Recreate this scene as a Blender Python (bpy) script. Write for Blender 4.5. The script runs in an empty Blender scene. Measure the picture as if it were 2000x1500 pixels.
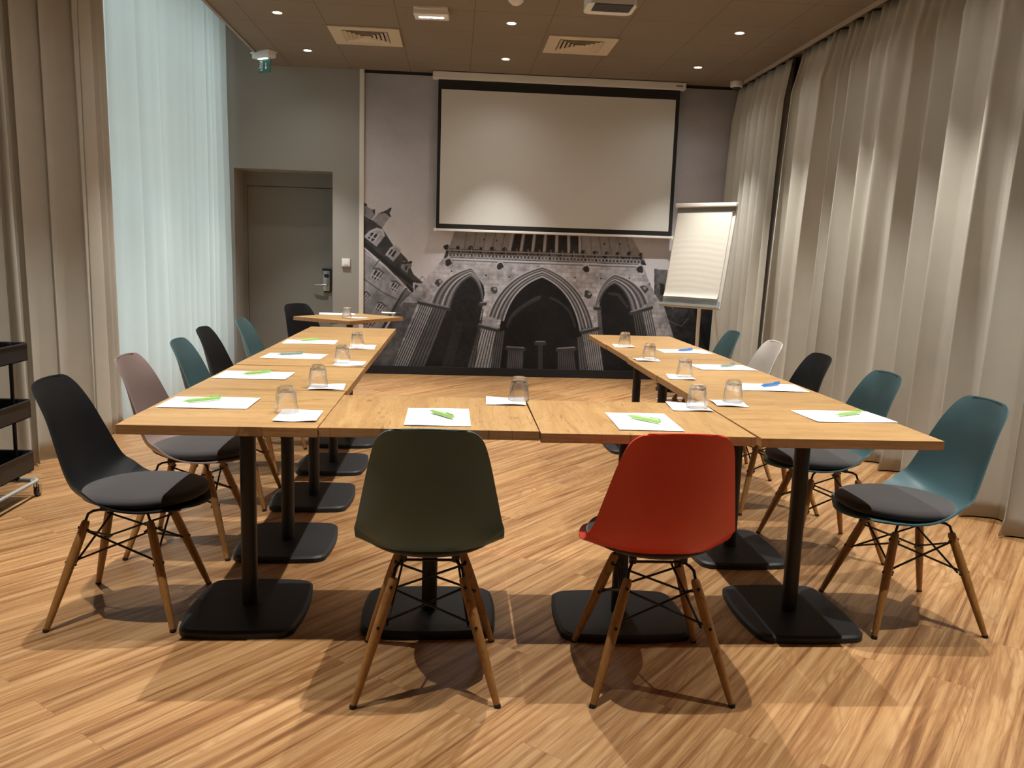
import bpy, bmesh, math, random
import numpy as np
from mathutils import Vector, Matrix
random.seed(7)
sc = bpy.context.scene
COL = sc.collection

# ------------------------------------------------------------------ camera
cam_d = bpy.data.cameras.new('camera'); cam = bpy.data.objects.new('camera', cam_d); COL.objects.link(cam)
cam_d.sensor_width = 36; cam_d.lens = 29.11; cam_d.clip_start = .05; cam_d.clip_end = 100
fw = Vector((0.0718449, 0.98579334, -0.15182163)); rt = Vector((0.99718994, -0.06775239, 0.03196615)); up = Vector((-0.02122574, 0.1536916, 0.98789086))
cam.matrix_world = Matrix(((rt.x, up.x, -fw.x, 0), (rt.y, up.y, -fw.y, 0), (rt.z, up.z, -fw.z, 1.2847), (0, 0, 0, 1)))
sc.camera = cam
# ------------------------------------------------------------------ exposure and daylight
sc.view_settings.view_transform = 'Standard'; sc.view_settings.look = 'None'
sc.view_settings.exposure = 0.12; sc.view_settings.gamma = 1; sc.view_settings.use_curve_mapping = False
w = bpy.data.worlds.new('daylight'); sc.world = w; w.use_nodes = True
wn = w.node_tree.nodes; wl = w.node_tree.links
bg = wn['Background']
tc = wn.new('ShaderNodeTexCoord'); sp = wn.new('ShaderNodeSeparateXYZ'); cr = wn.new('ShaderNodeValToRGB')
wl.new(tc.outputs['Generated'], sp.inputs[0])
mr = wn.new('ShaderNodeMapRange'); mr.inputs[1].default_value = -.6; mr.inputs[2].default_value = .6
wl.new(sp.outputs[2], mr.inputs[0]); wl.new(mr.outputs[0], cr.inputs[0]); wl.new(cr.outputs[0], bg.inputs[0])
cr.color_ramp.elements[0].color = (.58, .66, .66, 1); cr.color_ramp.elements[1].color = (.87, .97, .98, 1)
bg.inputs[1].default_value = 2.15
LAMP_W = 228.0          # every recessed downlight
LAMP_COL = (1.0, .965, .905)
LAMP_X = (-1.415, .42, 2.245)
LAMP_Y = (8.12, 6.92, 5.72, 4.51, 3.30, 2.10)

# ------------------------------------------------------------------ materials
def mat(name, col=(.8, .8, .8), rough=.5, metal=0, spec=.5, emit=None, estr=0, trans=0, ior=1.45, sheen=0):
    m = bpy.data.materials.new(name); m.use_nodes = True
    b = m.node_tree.nodes['Principled BSDF']
    b.inputs['Base Color'].default_value = (*col, 1); b.inputs['Roughness'].default_value = rough
    b.inputs['Metallic'].default_value = metal; b.inputs['Specular IOR Level'].default_value = spec
    b.inputs['Transmission Weight'].default_value = trans; b.inputs['IOR'].default_value = ior
    if sheen: b.inputs['Sheen Weight'].default_value = sheen
    if emit: b.inputs['Emission Color'].default_value = (*emit, 1); b.inputs['Emission Strength'].default_value = estr
    return m
class NT:
    """tiny helper to wire shader nodes"""
    def __init__(s, m): s.m = m; s.n = m.node_tree.nodes; s.l = m.node_tree.links; s.b = s.n['Principled BSDF']
    def new(s, t, **k):
        n = s.n.new('ShaderNode' + t)
        for a, v in k.items(): setattr(n, a, v)
        return n
    def math(s, op, a, b=None, c=None, clamp=False):
        n = s.new('Math', operation=op); n.use_clamp = clamp
        for i, v in enumerate((a, b, c)):
            if v is None: continue
            if hasattr(v, 'links') or hasattr(v, 'is_linked'): s.l.new(v, n.inputs[i])
            else: n.inputs[i].default_value = v
        return n.outputs[0]
    def ramp(s, fac, pts):
        n = s.new('ValToRGB'); e = n.color_ramp.elements
        while len(e) < len(pts): e.new(.5)
        for k, (p, c) in enumerate(pts): e[k].position = p; e[k].color = (*c, 1) if len(c) == 3 else c
        s.l.new(fac, n.inputs[0]); return n.outputs[0]
    def mix(s, fac, a, b, blend='MIX'):
        n = s.new('Mix', data_type='RGBA', blend_type=blend)
        for i, v in ((0, fac), (6, a), (7, b)):
            if isinstance(v, (int, float)): n.inputs[i].default_value = v
            elif isinstance(v, tuple): n.inputs[i].default_value = (*v, 1)
            else: s.l.new(v, n.inputs[i])
        return n.outputs[2]
    def noise(s, vec, scale, detail=4, rough=.5, dist=0, dim='3D', w=None):
        n = s.new('TexNoise', noise_dimensions=dim)
        if vec is not None: s.l.new(vec, n.inputs['Vector'])
        n.inputs['Scale'].default_value = scale; n.inputs['Detail'].default_value = detail
        n.inputs['Roughness'].default_value = rough; n.inputs['Distortion'].default_value = dist
        return n.outputs['Fac']
    def mapping(s, vec, loc=(0, 0, 0), rot=(0, 0, 0), scale=(1, 1, 1)):
        n = s.new('Mapping'); s.l.new(vec, n.inputs[0])
        n.inputs[1].default_value = loc; n.inputs[2].default_value = rot; n.inputs[3].default_value = scale
        return n.outputs[0]
    def bump(s, h, strength=.2, dist=.002):
        n = s.new('Bump'); s.l.new(h, n.inputs['Height']); n.inputs['Strength'].default_value = strength
        n.inputs['Distance'].default_value = dist; s.l.new(n.outputs[0], s.b.inputs['Normal'])

def floor_material():
    m = mat('wood_floor', rough=.38); t = NT(m)
    co = t.new('TexCoord').outputs['Object']
    p = t.mapping(co, rot=(0, 0, math.radians(-50)), loc=(.13, .05, 0))
    br = t.new('TexBrick', offset=.37, offset_frequency=2)
    t.l.new(p, br.inputs['Vector'])
    br.inputs['Color1'].default_value = (0, 0, 0, 1); br.inputs['Color2'].default_value = (1, 1, 1, 1); br.inputs['Mortar'].default_value = (.5, .5, .5, 1)
    br.inputs['Scale'].default_value = 1; br.inputs['Mortar Size'].default_value = .0011; br.inputs['Mortar Smooth'].default_value = .3
    br.inputs['Brick Width'].default_value = 1.12; br.inputs['Row Height'].default_value = .134; br.inputs['Bias'].default_value = 0
    rnd = br.outputs['Color']; mort = br.outputs['Fac']
    sx = t.new('SeparateXYZ'); t.l.new(p, sx.inputs[0])
    row = t.math('FLOOR', t.math('DIVIDE', sx.outputs[1], .134))
    cb = t.new('CombineXYZ')
    t.l.new(sx.outputs[0], cb.inputs[0]); t.l.new(sx.outputs[1], cb.inputs[1])
    t.l.new(t.math('ADD', t.math('MULTIPLY', rnd, 37.0), t.math('MULTIPLY', row, 3.7)), cb.inputs[2])
    v = cb.outputs[0]
    ga = t.noise(t.mapping(v, scale=(.42, 14, 1)), 2.6, 7, .56, .55)          # broad streaks
    gb = t.noise(t.mapping(v, scale=(3, 80, 1)), 4, 4, .6, .3)               # fine pores
    fig = t.noise(t.mapping(v, scale=(.8, 4.2, 1)), 1.5, 2.0, .45, .9)     # figure: contour lines of a low noise
    ring = t.math('SINE', t.math('MULTIPLY', fig, 40.0))
    ring = t.math('POWER', t.math('ABSOLUTE', ring), 4.5)
    zone = t.ramp(t.noise(t.mapping(v, scale=(.8, 2.2, 1)), 1.7, 2, .5), [(.44, (0, 0, 0)), (.60, (1, 1, 1))])
    fac = t.math('ADD', t.math('MULTIPLY', ga, .78), t.math('MULTIPLY', gb, .22))
    base = t.ramp(fac, [(.36, (.165, .070, .023)), (.44, (.285, .140, .053)), (.51, (.385, .212, .088)), (.62, (.475, .290, .135))])
    stk = t.ramp(t.noise(t.mapping(v, scale=(.62, 19, 1)), 2.4, 4, .55, 1.1), [(.56, (0, 0, 0)), (.68, (1, 1, 1))])
    base = t.mix(t.math('MULTIPLY', stk, .50), base, (.175, .078, .028))
    lgt = t.ramp(t.noise(t.mapping(v, scale=(.35, 30, 1), loc=(3, 1, 5)), 2.2, 3, .5, .4), [(.60, (0, 0, 0)), (.70, (1, 1, 1))])
    base = t.mix(t.math('MULTIPLY', lgt, .26), base, (.55, .355, .18))
    ringd = t.math('MULTIPLY', t.math('MULTIPLY', ring, zone), .62)
    c = t.mix(ringd, base, (.27, .125, .045))
    tint = t.ramp(t.math('FRACT', t.math('ADD', rnd, t.math('MULTIPLY', row, .37))), [(0, (.91, .89, .87)), (.5, (1, 1, 1)), (1, (1.05, 1.03, 1.0))])
    c = t.mix(1.0, c, tint, 'MULTIPLY')
    c = t.mix(t.math('MULTIPLY', mort, .35), c, (.13, .06, .025))
    t.l.new(c, t.b.inputs['Base Color'])
    t.l.new(t.ramp(gb, [(.3, (.44, .44, .44)), (.7, (.33, .33, .33))]), t.b.inputs['Roughness'])
    t.bump(t.math('SUBTRACT', fac, t.math('MULTIPLY', mort, .6)), .12, .0015)
    return m

def oak_material(name, scale=1.0, tint=(1, 1, 1), grain=(1, 9, 1)):
    m = mat(name, rough=.42); t = NT(m)
    co = t.new('TexCoord').outputs['Object']; rn = t.new('ObjectInfo').outputs['Random']
    sx = t.new('SeparateXYZ'); t.l.new(co, sx.inputs[0]); cb = t.new('CombineXYZ')
    t.l.new(sx.outputs[0], cb.inputs[0]); t.l.new(sx.outputs[1], cb.inputs[1])
    t.l.new(t.math('ADD', sx.outputs[2], t.math('MULTIPLY', rn, 41.0)), cb.inputs[2]); v = cb.outputs[0]
    ga = t.noise(t.mapping(v, scale=grain), 2.2 * scale, 8, .6, 1.0)
    gb = t.noise(t.mapping(v, scale=(grain[0] * 2, grain[1] * 6, 1)), 4 * scale, 3, .6, .2)
    fig = t.noise(t.mapping(v, scale=(grain[0] * .8, grain[1] * .34, 1)), 1.8 * scale, 2, .5, 1.0)
    ring = t.math('POWER', t.math('ABSOLUTE', t.math('SINE', t.math('MULTIPLY', fig, 44.0))), 8.0)
    fac = t.math('ADD', t.math('MULTIPLY', ga, .75), t.math('MULTIPLY', gb, .25))
    f = lambda c: tuple(a * b for a, b in zip(c, tint))
    base = t.ramp(fac, [(.26, f((.24, .120, .040))), (.40, f((.355, .198, .072))), (.54, f((.420, .248, .095))), (.74, f((.49, .310, .130)))])
    c = t.mix(t.math('MULTIPLY', ring, .13), base, f((.25, .12, .045)))
    vo = t.new('TexVoronoi'); t.l.new(t.mapping(v, scale=(1.3, 2.6, 1)), vo.inputs['Vector']); vo.inputs['Scale'].default_value = 3.0
    knot = t.ramp(vo.outputs['Distance'], [(.03, (1, 1, 1)), (.13, (0, 0, 0))])
    c = t.mix(t.math('MULTIPLY', knot, .7), c, f((.16, .075, .03)))
    crack = t.ramp(t.noise(t.mapping(v, scale=(3, 26, 1)), 3.2, 3, .5, 1.5), [(.61, (0, 0, 0)), (.68, (1, 1, 1))])
    c = t.mix(t.math('MULTIPLY', crack, .6), c, f((.17, .08, .03)))
    t.l.new(c, t.b.inputs['Base Color']); t.bump(fac, .1, .0008)
    return m

def fabric_material(name, col, scale=900, var=.12, sheen=.25):
    m = mat(name, col, .9, spec=.15, sheen=sheen); t = NT(m)
    co = t.new('TexCoord').outputs['Object']
    n = t.noise(co, scale, 2, .6); n2 = t.noise(co, 7, 3, .5)
    k = t.math('ADD', t.math('MULTIPLY', n, .65), t.math('MULTIPLY', n2, .35))
    c = t.ramp(k, [(.3, tuple(x * (1 - var) for x in col)), (.7, tuple(min(1, x * (1 + var)) for x in col))])
    t.l.new(c, t.b.inputs['Base Color']); t.bump(n, .25, .0006)
    return m

def sheer_material():
    m = bpy.data.materials.new('sheer_voile'); m.use_nodes = True; t = NT(m); n = t.n
    out = n['Material Output']
    df = t.new('BsdfDiffuse'); df.inputs[0].default_value = (.64, .66, .65, 1)
    tl = t.new('BsdfTranslucent'); tl.inputs[0].default_value = (.83, .855, .85, 1)
    tr = t.new('BsdfTransparent'); tr.inputs[0].default_value = (.95, .97, .97, 1)
    co = t.new('TexCoord').outputs['Object']
    weave = t.noise(t.mapping(co, scale=(1, 60, 1)), 12, 2, .5)
    a = t.new('MixShader'); a.inputs[0].default_value = .62; t.l.new(df.outputs[0], a.inputs[1]); t.l.new(tl.outputs[0], a.inputs[2])
    b = t.new('MixShader'); t.l.new(t.ramp(weave, [(.3, (.08, .08, .08)), (.7, (.11, .11, .11))]), b.inputs[0])
    t.l.new(a.outputs[0], b.inputs[1]); t.l.new(tr.outputs[0], b.inputs[2]); t.l.new(b.outputs[0], out.inputs[0])
    return m

def pane_material():
    m = bpy.data.materials.new('window_pane'); m.use_nodes = True; t = NT(m)
    gl = t.new('BsdfGlossy'); gl.inputs['Roughness'].default_value = .02
    tr = t.new('BsdfTransparent'); tr.inputs[0].default_value = (.93, .97, .96, 1)
    fr = t.new('Fresnel'); fr.inputs[0].default_value = 1.35
    mx = t.new('MixShader'); t.l.new(fr.outputs[0], mx.inputs[0]); t.l.new(tr.outputs[0], mx.inputs[1]); t.l.new(gl.outputs[0], mx.inputs[2])
    t.l.new(mx.outputs[0], t.n['Material Output'].inputs[0]); return m

def glass_material():
    m = mat('clear_glass', (1, 1, 1), .0, trans=1, ior=1.36); t = NT(m)
    tr = t.new('BsdfTransparent'); mx = t.new('MixShader'); mx.inputs[0].default_value = .32
    t.l.new(t.b.outputs[0], mx.inputs[1]); t.l.new(tr.outputs[0], mx.inputs[2]); t.l.new(mx.outputs[0], t.n['Material Output'].inputs[0]); return m

def ceiling_material():
    m = mat('ceiling_tile', (.33, .235, .16), .85, spec=.1); t = NT(m)
    co = t.new('TexCoord').outputs['Object']
    sx = t.new('SeparateXYZ'); t.l.new(co, sx.inputs[0])
    def ln(s, off):
        a = t.math('FRACT', t.math('DIVIDE', t.math('SUBTRACT', s, off), .6))
        d = t.math('MINIMUM', a, t.math('SUBTRACT', 1.0, a))
        return t.math('LESS_THAN', d, .0062)
    g = t.math('MAXIMUM', ln(sx.outputs[0], .11), ln(sx.outputs[1], .04))
    n = t.noise(co, 160, 2, .7); n2 = t.noise(co, 1.3, 2, .5)
    base = t.ramp(t.math('ADD', t.math('MULTIPLY', n, .5), t.math('MULTIPLY', n2, .5)), [(.3, (.205, .170, .130)), (.7, (.24, .200, .153))])
    c = t.mix(t.math('MULTIPLY', g, .6), base, (.11, .075, .05))
    t.l.new(c, t.b.inputs['Base Color']); t.bump(t.math('SUBTRACT', t.math('MULTIPLY', n, .3), g), .25, .002)
    return m

def plaster(name, col):
    m = mat(name, col, .85, spec=.2); t = NT(m)
    n = t.noise(t.new('TexCoord').outputs['Object'], 220, 3, .6); t.bump(n, .15, .0008); return m

M = dict(
    floor=floor_material(), oak=oak_material('oak_tabletop'), oakedge=oak_material('oak_edge_band', 1.6, (.80, .70, .70), (1, 1, 26)), leg=oak_material('beech_leg', 2.2, (.80, .66, .50), (14, 14, 1)),
    ceiling=ceiling_material(), sheer=sheer_material(), pane=pane_material(),
    wall=plaster('grey_wall_paint', (.30, .288, .265)), door=plaster('door_paint', (.235, .222, .20)),
    white=mat('white_plastic', (.74, .72, .69), .4), whitemetal=mat('white_metal', (.72, .70, .66), .45),
    black=mat('black_powder_coat', (.014, .014, .016), .45), blackrev=mat('black_reveal', (.012, .010, .010), .8),
    plate=mat('black_steel_plate', (.022, .023, .025), .48, spec=.35),
    drape=fabric_material('beige_drape', (.47, .45, .39), 420, .07, .05),
    cushion=fabric_material('charcoal_felt', (.042, .038, .038), 1100, .25, .3),
    teal=mat('teal_shell', (.058, .120, .133), .35), darkshell=mat('black_shell', (.009, .010, .0115), .45, spec=.3),
    pink=mat('dusty_pink_shell', (.27, .20, .185), .38), cream=mat('white_shell', (.70, .66, .61), .34),
    red=mat('red_shell', (.74, .055, .030), .36), paper=mat('white_paper', (.88, .88, .87), .7, spec=.2),
    napkin=mat('white_tissue', (.86, .86, .85), .95, spec=.1), glass=glass_material(),
    green=mat('green_plastic', (.33, .58, .17), .35), blue=mat('blue_plastic', (.04, .19, .55), .35),
    greygreen=mat('grey_green_plastic', (.24, .33, .27), .35), chrome=mat('chrome', (.62, .62, .6), .18, 1),
    steel=mat('brushed_steel', (.42, .44, .43), .35, .9), bulb=mat('lamp_face', (1, 1, 1), .4, emit=(1, .9, .75), estr=30),
    led=mat('led_strip', (1, 1, 1), .4, emit=(1, .97, .95), estr=3.5), sign=mat('green_acrylic', (.012, .085, .062), .25, emit=(.05, .5, .35), estr=.02),
    screen=mat('matte_screen_cloth', (.60, .595, .56), .95, spec=.1), diffuser=mat('cream_metal', (.55, .47, .34), .55),
    shadowgap=mat('painted_shade', (.02, .017, .014), .9), projector=mat('dark_grille', (.03, .032, .035), .5),
    rubber=mat('black_rubber', (.012, .010, .010), .6), voidwall=mat('wall_painted_void', (.03, .03, .032), .8),
    edge=mat('edge_paint', (.30, .26, .21), .6), header=mat('header_grey', (.20, .20, .17), .5), greyplate=mat('grey_sheet', (.36, .38, .37), .5), whiteedge=mat('white_trim', (.66, .62, .57), .5),
    trackmetal=mat('track_metal', (.42, .37, .31), .45), pink_mark=mat('red_marker', (.65, .10, .12), .4),
    flippaper=mat('flipchart_paper', (.82, .80, .72), .75, spec=.1), purple=mat('dark_wheel', (.03, .02, .035), .3))

# ------------------------------------------------------------------ mesh helpers
def link(name, me, m, parent=None, smooth=False, auto=None):
    o = bpy.data.objects.new(name, me); COL.objects.link(o)
    for x in (m if isinstance(m, (list, tuple)) else [m]): me.materials.append(x)
    if smooth: me.polygons.foreach_set('use_smooth', [True] * len(me.polygons))
    if auto is not None:
        me.polygons.foreach_set('use_smooth', [True] * len(me.polygons))
        try: me.set_sharp_from_angle(angle=math.radians(auto))
        except Exception: pass
    if parent is not None: o.parent = parent
    return o
def finish(name, bm, m, parent=None, auto=None, smooth=False):
    bmesh.ops.recalc_face_normals(bm, faces=bm.faces)
    me = bpy.data.meshes.new(name); bm.to_mesh(me); bm.free(); return link(name, me, m, parent, smooth, auto)
def a_box(bm, c, s, rot=None, bev=0, mi=0):
    r = bmesh.ops.create_cube(bm, size=1); vs = r['verts']
    for v in vs: v.co = Vector((v.co.x * s[0], v.co.y * s[1], v.co.z * s[2]))
    es = list({e for v in vs for e in v.link_edges}); fs = list({f for v in vs for f in v.link_faces})
    if bev:
        rr = bmesh.ops.bevel(bm, geom=es, offset=bev, segments=2, profile=.6, affect='EDGES')
        vs = list({v for f in rr['faces'] for v in f.verts} | {v for v in vs if v.is_valid})
    mx = Matrix.Translation(Vector(c)) @ (rot.to_4x4() if rot is not None else Matrix())
    for v in vs: v.co = mx @ v.co
    if mi:
        for f in {f for v in vs for f in v.link_faces}: f.material_index = mi
    return vs
def a_box2(bm, x0, x1, y0, y1, z0, z1, bev=0): return a_box(bm, ((x0 + x1) / 2, (y0 + y1) / 2, (z0 + z1) / 2), (abs(x1 - x0), abs(y1 - y0), abs(z1 - z0)), bev=bev)
def a_lathe(bm, prof, n=24, mx=None, facet=None):
    """prof: (r,z) list; closed when r=0 at ends"""
    rings = []
    for r, z in prof:
        if r < 1e-6: rings.append([bm.verts.new((0, 0, z))])
        else: rings.append([bm.verts.new((r * math.cos(2 * math.pi * k / n), r * math.sin(2 * math.pi * k / n), z)) for k in range(n)])
    for a, b in zip(rings, rings[1:]):
        for k in range(n):
            k2 = (k + 1) % n
            if len(a) == 1 and len(b) == 1: continue
            if len(a) == 1: bm.faces.new((a[0], b[k], b[k2]))
            elif len(b) == 1: bm.faces.new((a[k], a[k2], b[0]))
            else: bm.faces.new((a[k], a[k2], b[k2], b[k]))
    if mx is not None:
        for r in rings:
            for v in r: v.co = mx @ v.co
    return rings
def axis_mx(a, b):
    a = Vector(a); b = Vector(b); d = b - a
    q = Vector((0, 0, 1)).rotation_difference(d.normalized())
    return Matrix.Translation(a) @ q.to_matrix().to_4x4(), d.length
def a_rod(bm, a, b, r, r2=None, n=10):
    mx, L = axis_mx(a, b); r2 = r if r2 is None else r2
    a_lathe(bm, [(0, 0), (r, 0), (r2, L), (0, L)], n, mx)
def a_tube(bm, pts, r, n=8, closed=False):
    pts = [Vector(p) for p in pts]; N = len(pts); rings = []
    u = None
    for i, p in enumerate(pts):
        if closed: d = (pts[(i + 1) % N] - pts[i - 1]).normalized()
        else: d = (pts[min(i + 1, N - 1)] - pts[max(i - 1, 0)]).normalized()
        if u is None: u = d.orthogonal().normalized()
        u = (u - d * u.dot(d)).normalized(); w_ = d.cross(u)
        rings.append([bm.verts.new(p + (u * math.cos(2 * math.pi * k / n) + w_ * math.sin(2 * math.pi * k / n)) * r) for k in range(n)])
    rng = range(N) if closed else range(N - 1)
    for i in rng:
        a, b = rings[i], rings[(i + 1) % N]
        for k in range(n): bm.faces.new((a[k], a[(k + 1) % n], b[(k + 1) % n], b[k]))
    if not closed:
        bm.faces.new(rings[0][::-1]); bm.faces.new(rings[-1])
def a_prism(bm, outline, z0, z1, inset=0, drop=0):
    """extrude an xy outline; optional bevelled top"""
    n = len(outline); lo = [bm.verts.new((x, y, z0)) for x, y in outline]
    cx = sum(p[0] for p in outline) / n; cy = sum(p[1] for p in outline) / n
    hi = [bm.verts.new((x, y, z1 - drop)) for x, y in outline]
    for k in range(n): bm.faces.new((lo[k], lo[(k + 1) % n], hi[(k + 1) % n], hi[k]))
    bm.faces.new(lo[::-1])
    if inset:
        t = []
        for x, y in outline:
            d = Vector((x - cx, y - cy)); L = d.length; d = d * ((L - inset) / L); t.append(bm.verts.new((cx + d.x, cy + d.y, z1)))
        for k in range(n): bm.faces.new((hi[k], hi[(k + 1) % n], t[(k + 1) % n], t[k]))
        bm.faces.new(t)
    else: bm.faces.new(hi)
def rrect(hx, hy, r, seg=6, bulge=0.0):
    out = []
    for qx, qy, a0 in ((1, 1, 0), (-1, 1, 90), (-1, -1, 180), (1, -1, 270)):
        for k in range(seg + 1):
            a = math.radians(a0 + 90 * k / seg); out.append((qx * (hx - r) + r * math.cos(a), qy * (hy - r) + r * math.sin(a)))
    if bulge:
        res = []; N = len(out)
        for i in range(N):
            p, q_ = out[i], out[(i + 1) % N]; res.append(p)
            if math.dist(p, q_) > .06:
                for k in range(1, 8):
                    t = k / 8; x = p[0] + (q_[0] - p[0]) * t; y = p[1] + (q_[1] - p[1]) * t; s = bulge * 4 * t * (1 - t)
                    if abs(p[0] - q_[0]) > abs(p[1] - q_[1]): y += s * (1 if y > 0 else -1) * .6
                    else: x += s * (1 if x > 0 else -1)
                    res.append((x, y))
        out = res
    return out
def empty(name, loc=(0, 0, 0), rz=0, label=None, cat=None, group=None):
    o = bpy.data.objects.new(name, None); COL.objects.link(o); o.location = loc; o.rotation_euler = (0, 0, rz); o.empty_display_size = .1
    return tag(o, label, cat, group)
def tag(o, label=None, cat=None, group=None, kind=None):
    if label: o['label'] = label
    if cat: o['category'] = cat
    if group: o['group'] = group
    if kind: o['kind'] = kind
    return o
def copy_tree(o, parent=None):
    c = o.copy(); COL.objects.link(c); c.parent = parent
    for ch in list(o.children): copy_tree(ch, c)
    return c
def struct(name, bm, m, label=None, auto=None, parent=None):
    o = finish(name, bm, m, parent, auto); o['kind'] = 'structure'
    if label: o['label'] = label
    return o

# ------------------------------------------------------------------ setting
ZC = 3.115; YW = 8.895; XL = -2.86; XR = 3.25; YB = -1.6; ZT = 3.75
bm = bmesh.new(); a_box2(bm, XL - .2, XR + .2, YB - .2, YW + .9, -.12, 0); struct('floor', bm, M['floor'], 'oak-look plank floor laid diagonally across the room')
bm = bmesh.new(); a_box2(bm, -1.92, XR + .2, YB - .2, YW + .2, ZC, ZC + .08); struct('ceiling', bm, M['ceiling'], 'brown suspended ceiling of square tiles')
bm = bmesh.new()
a_box2(bm, XL - .2, -1.92, YB - .2, YW + .2, ZT, ZT + .1); a_box2(bm, -1.93, -1.905, YB - .2, YW, ZC - .012, ZT)
struct('trim_1', bm, M['edge'], 'raised curtain recess and its edge along the window side of the ceiling')
bm = bmesh.new()
a_box2(bm, XL - .2, -2.28, YW, YW + .4, 0, ZT); a_box2(bm, -2.28, -1.28, YW, YW + .4, 2.095, ZT); a_box2(bm, -1.28, XR + .2, YW, YW + .4, 0, ZT)
a_box2(bm, XL, XR, YW + .6, YW + .7, 0, ZT)
struct('wall_back', bm, M['wall'], 'grey painted back wall with the door recess')
bm = bmesh.new(); a_box2(bm, XR, XR + .15, YB, YW + .4, 0, ZT); struct('wall_right', bm, M['voidwall'], 'wall hidden behind the right curtains, coloured dark for the black void there')  # wall colour itself is dark, painting in the black void between the curtains
bm = bmesh.new(); a_box2(bm, XL - .15, XR + .15, YB - .15, YB, 0, ZT); struct('wall_front', bm, M['wall'], 'grey wall behind the camera')
bm = bmesh.new()
a_box2(bm, XL - .15, XL, YB, 4.6, 0, ZT); a_box2(bm, XL - .15, XL, 8.8, YW, 0, ZT); a_box2(bm, XL - .15, XL, 4.6, 8.8, 3.6, ZT)
struct('wall_left', bm, M['wall'], 'left wall around the tall window')
bm = bmesh.new()
for y in (4.62, 6.02, 7.40, 8.77): a_box2(bm, XL - .10, XL - .03, y - .035, y + .035, 0, 3.6)
for z in (.035, 2.31, 3.565): a_box2(bm, XL - .10, XL - .03, 4.6, 8.8, z - .045, z + .045)
win = struct('window_1', bm, M['whiteedge'], 'tall glazed window behind the sheer curtain')
bm = bmesh.new(); a_box2(bm, XL - .07, XL - .062, 4.62, 8.78, .04, 3.56); finish('pane', bm, M['pane'], win)
# door in its recess
bm = bmesh.new(); a_box2(bm, -2.28, -1.28, YW + .40, YW + .46, 1.955, 2.095); a_box2(bm, -2.28, -2.25, YW + .40, YW + .46, 0, 1.955); a_box2(bm, -1.30, -1.28, YW + .40, YW + .46, 0, 1.955)
door = struct('door_1', bm, M['door'], 'grey door set back in the wall recess')
bm = bmesh.new(); a_box2(bm, -2.247, -1.303, YW + .415, YW + .455, .006, 1.948, .003); finish('door_leaf', bm, M['door'], door)
yd = YW + .415
bm = bmesh.new(); a_box2(bm, -1.435, -1.352, yd - .006, yd, .83, 1.09, .003); a_box2(bm, -1.362, -1.350, yd - .03, yd, .84, 1.09, .003); a_box2(bm, -1.45, -1.350, yd - .034, yd, 1.075, 1.092, .003)
finish('lock_cover', bm, M['black'], door)
bm = bmesh.new(); a_box2(bm, -1.437, -1.366, yd - .028, yd - .004, .845, 1.068, .008)
esc = finish('lock_body', bm, M['steel'], door, auto=40)
bm = bmesh.new(); a_box2(bm, -1.428, -1.376, yd - .033, yd - .027, .995, 1.03, .002); finish('card_reader', bm, M['blackrev'], esc)
bm = bmesh.new(); a_rod(bm, (-1.40, yd - .01, .915), (-1.40, yd - .075, .915), .013, n=14); a_tube(bm, [(-1.40, yd - .07, .915), (-1.43, yd - .072, .914), (-1.48, yd - .068, .912), (-1.525, yd - .06, .910)], .0095, 10)
finish('door_handle', bm, M['steel'], door, auto=50)
# white vertical trim between paint and mural, black strip as painted gap shade and skirting
bm = bmesh.new(); a_box2(bm, -1.003, -.957, YW - .03, YW, 0, ZC); struct('trim_2', bm, M['whiteedge'], 'narrow white upright strip beside the mural')
bm = bmesh.new(); a_box2(bm, -.957, XR, YW - .012, YW, 3.085, ZC); struct('trim_3', bm, M['blackrev'], 'black strip painted in as the shade of the gap above the mural')  # solid strip, its black colour stands in for shade under the ceiling
bm = bmesh.new(); a_box2(bm, -.957, XR, YW - .028, YW, 0, .088); struct('baseboard_back', bm, M['blackrev'], 'black skirting under the mural')
bm = bmesh.new(); a_box2(bm, -2.86, -2.28, YW - .012, YW, 0, .06); a_box2(bm, -1.28, -1.003, YW - .012, YW, 0, .06); struct('baseboard_left', bm, M['wall'])
# curtain tracks
bm = bmesh.new(); a_box2(bm, 2.872, 2.896, YB, 8.86, ZC - .024, ZC); struct('trim_4', bm, M['trackmetal'], 'curtain rail under the ceiling on the right')
bm = bmesh.new(); a_box2(bm, -2.36, -2.33, YB, 8.86, ZT - .05, ZT); a_box2(bm, -2.44, -2.41, YB, 8.86, ZT - .05, ZT); struct('trim_5', bm, M['trackmetal'], 'curtain rails in the window recess')

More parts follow.
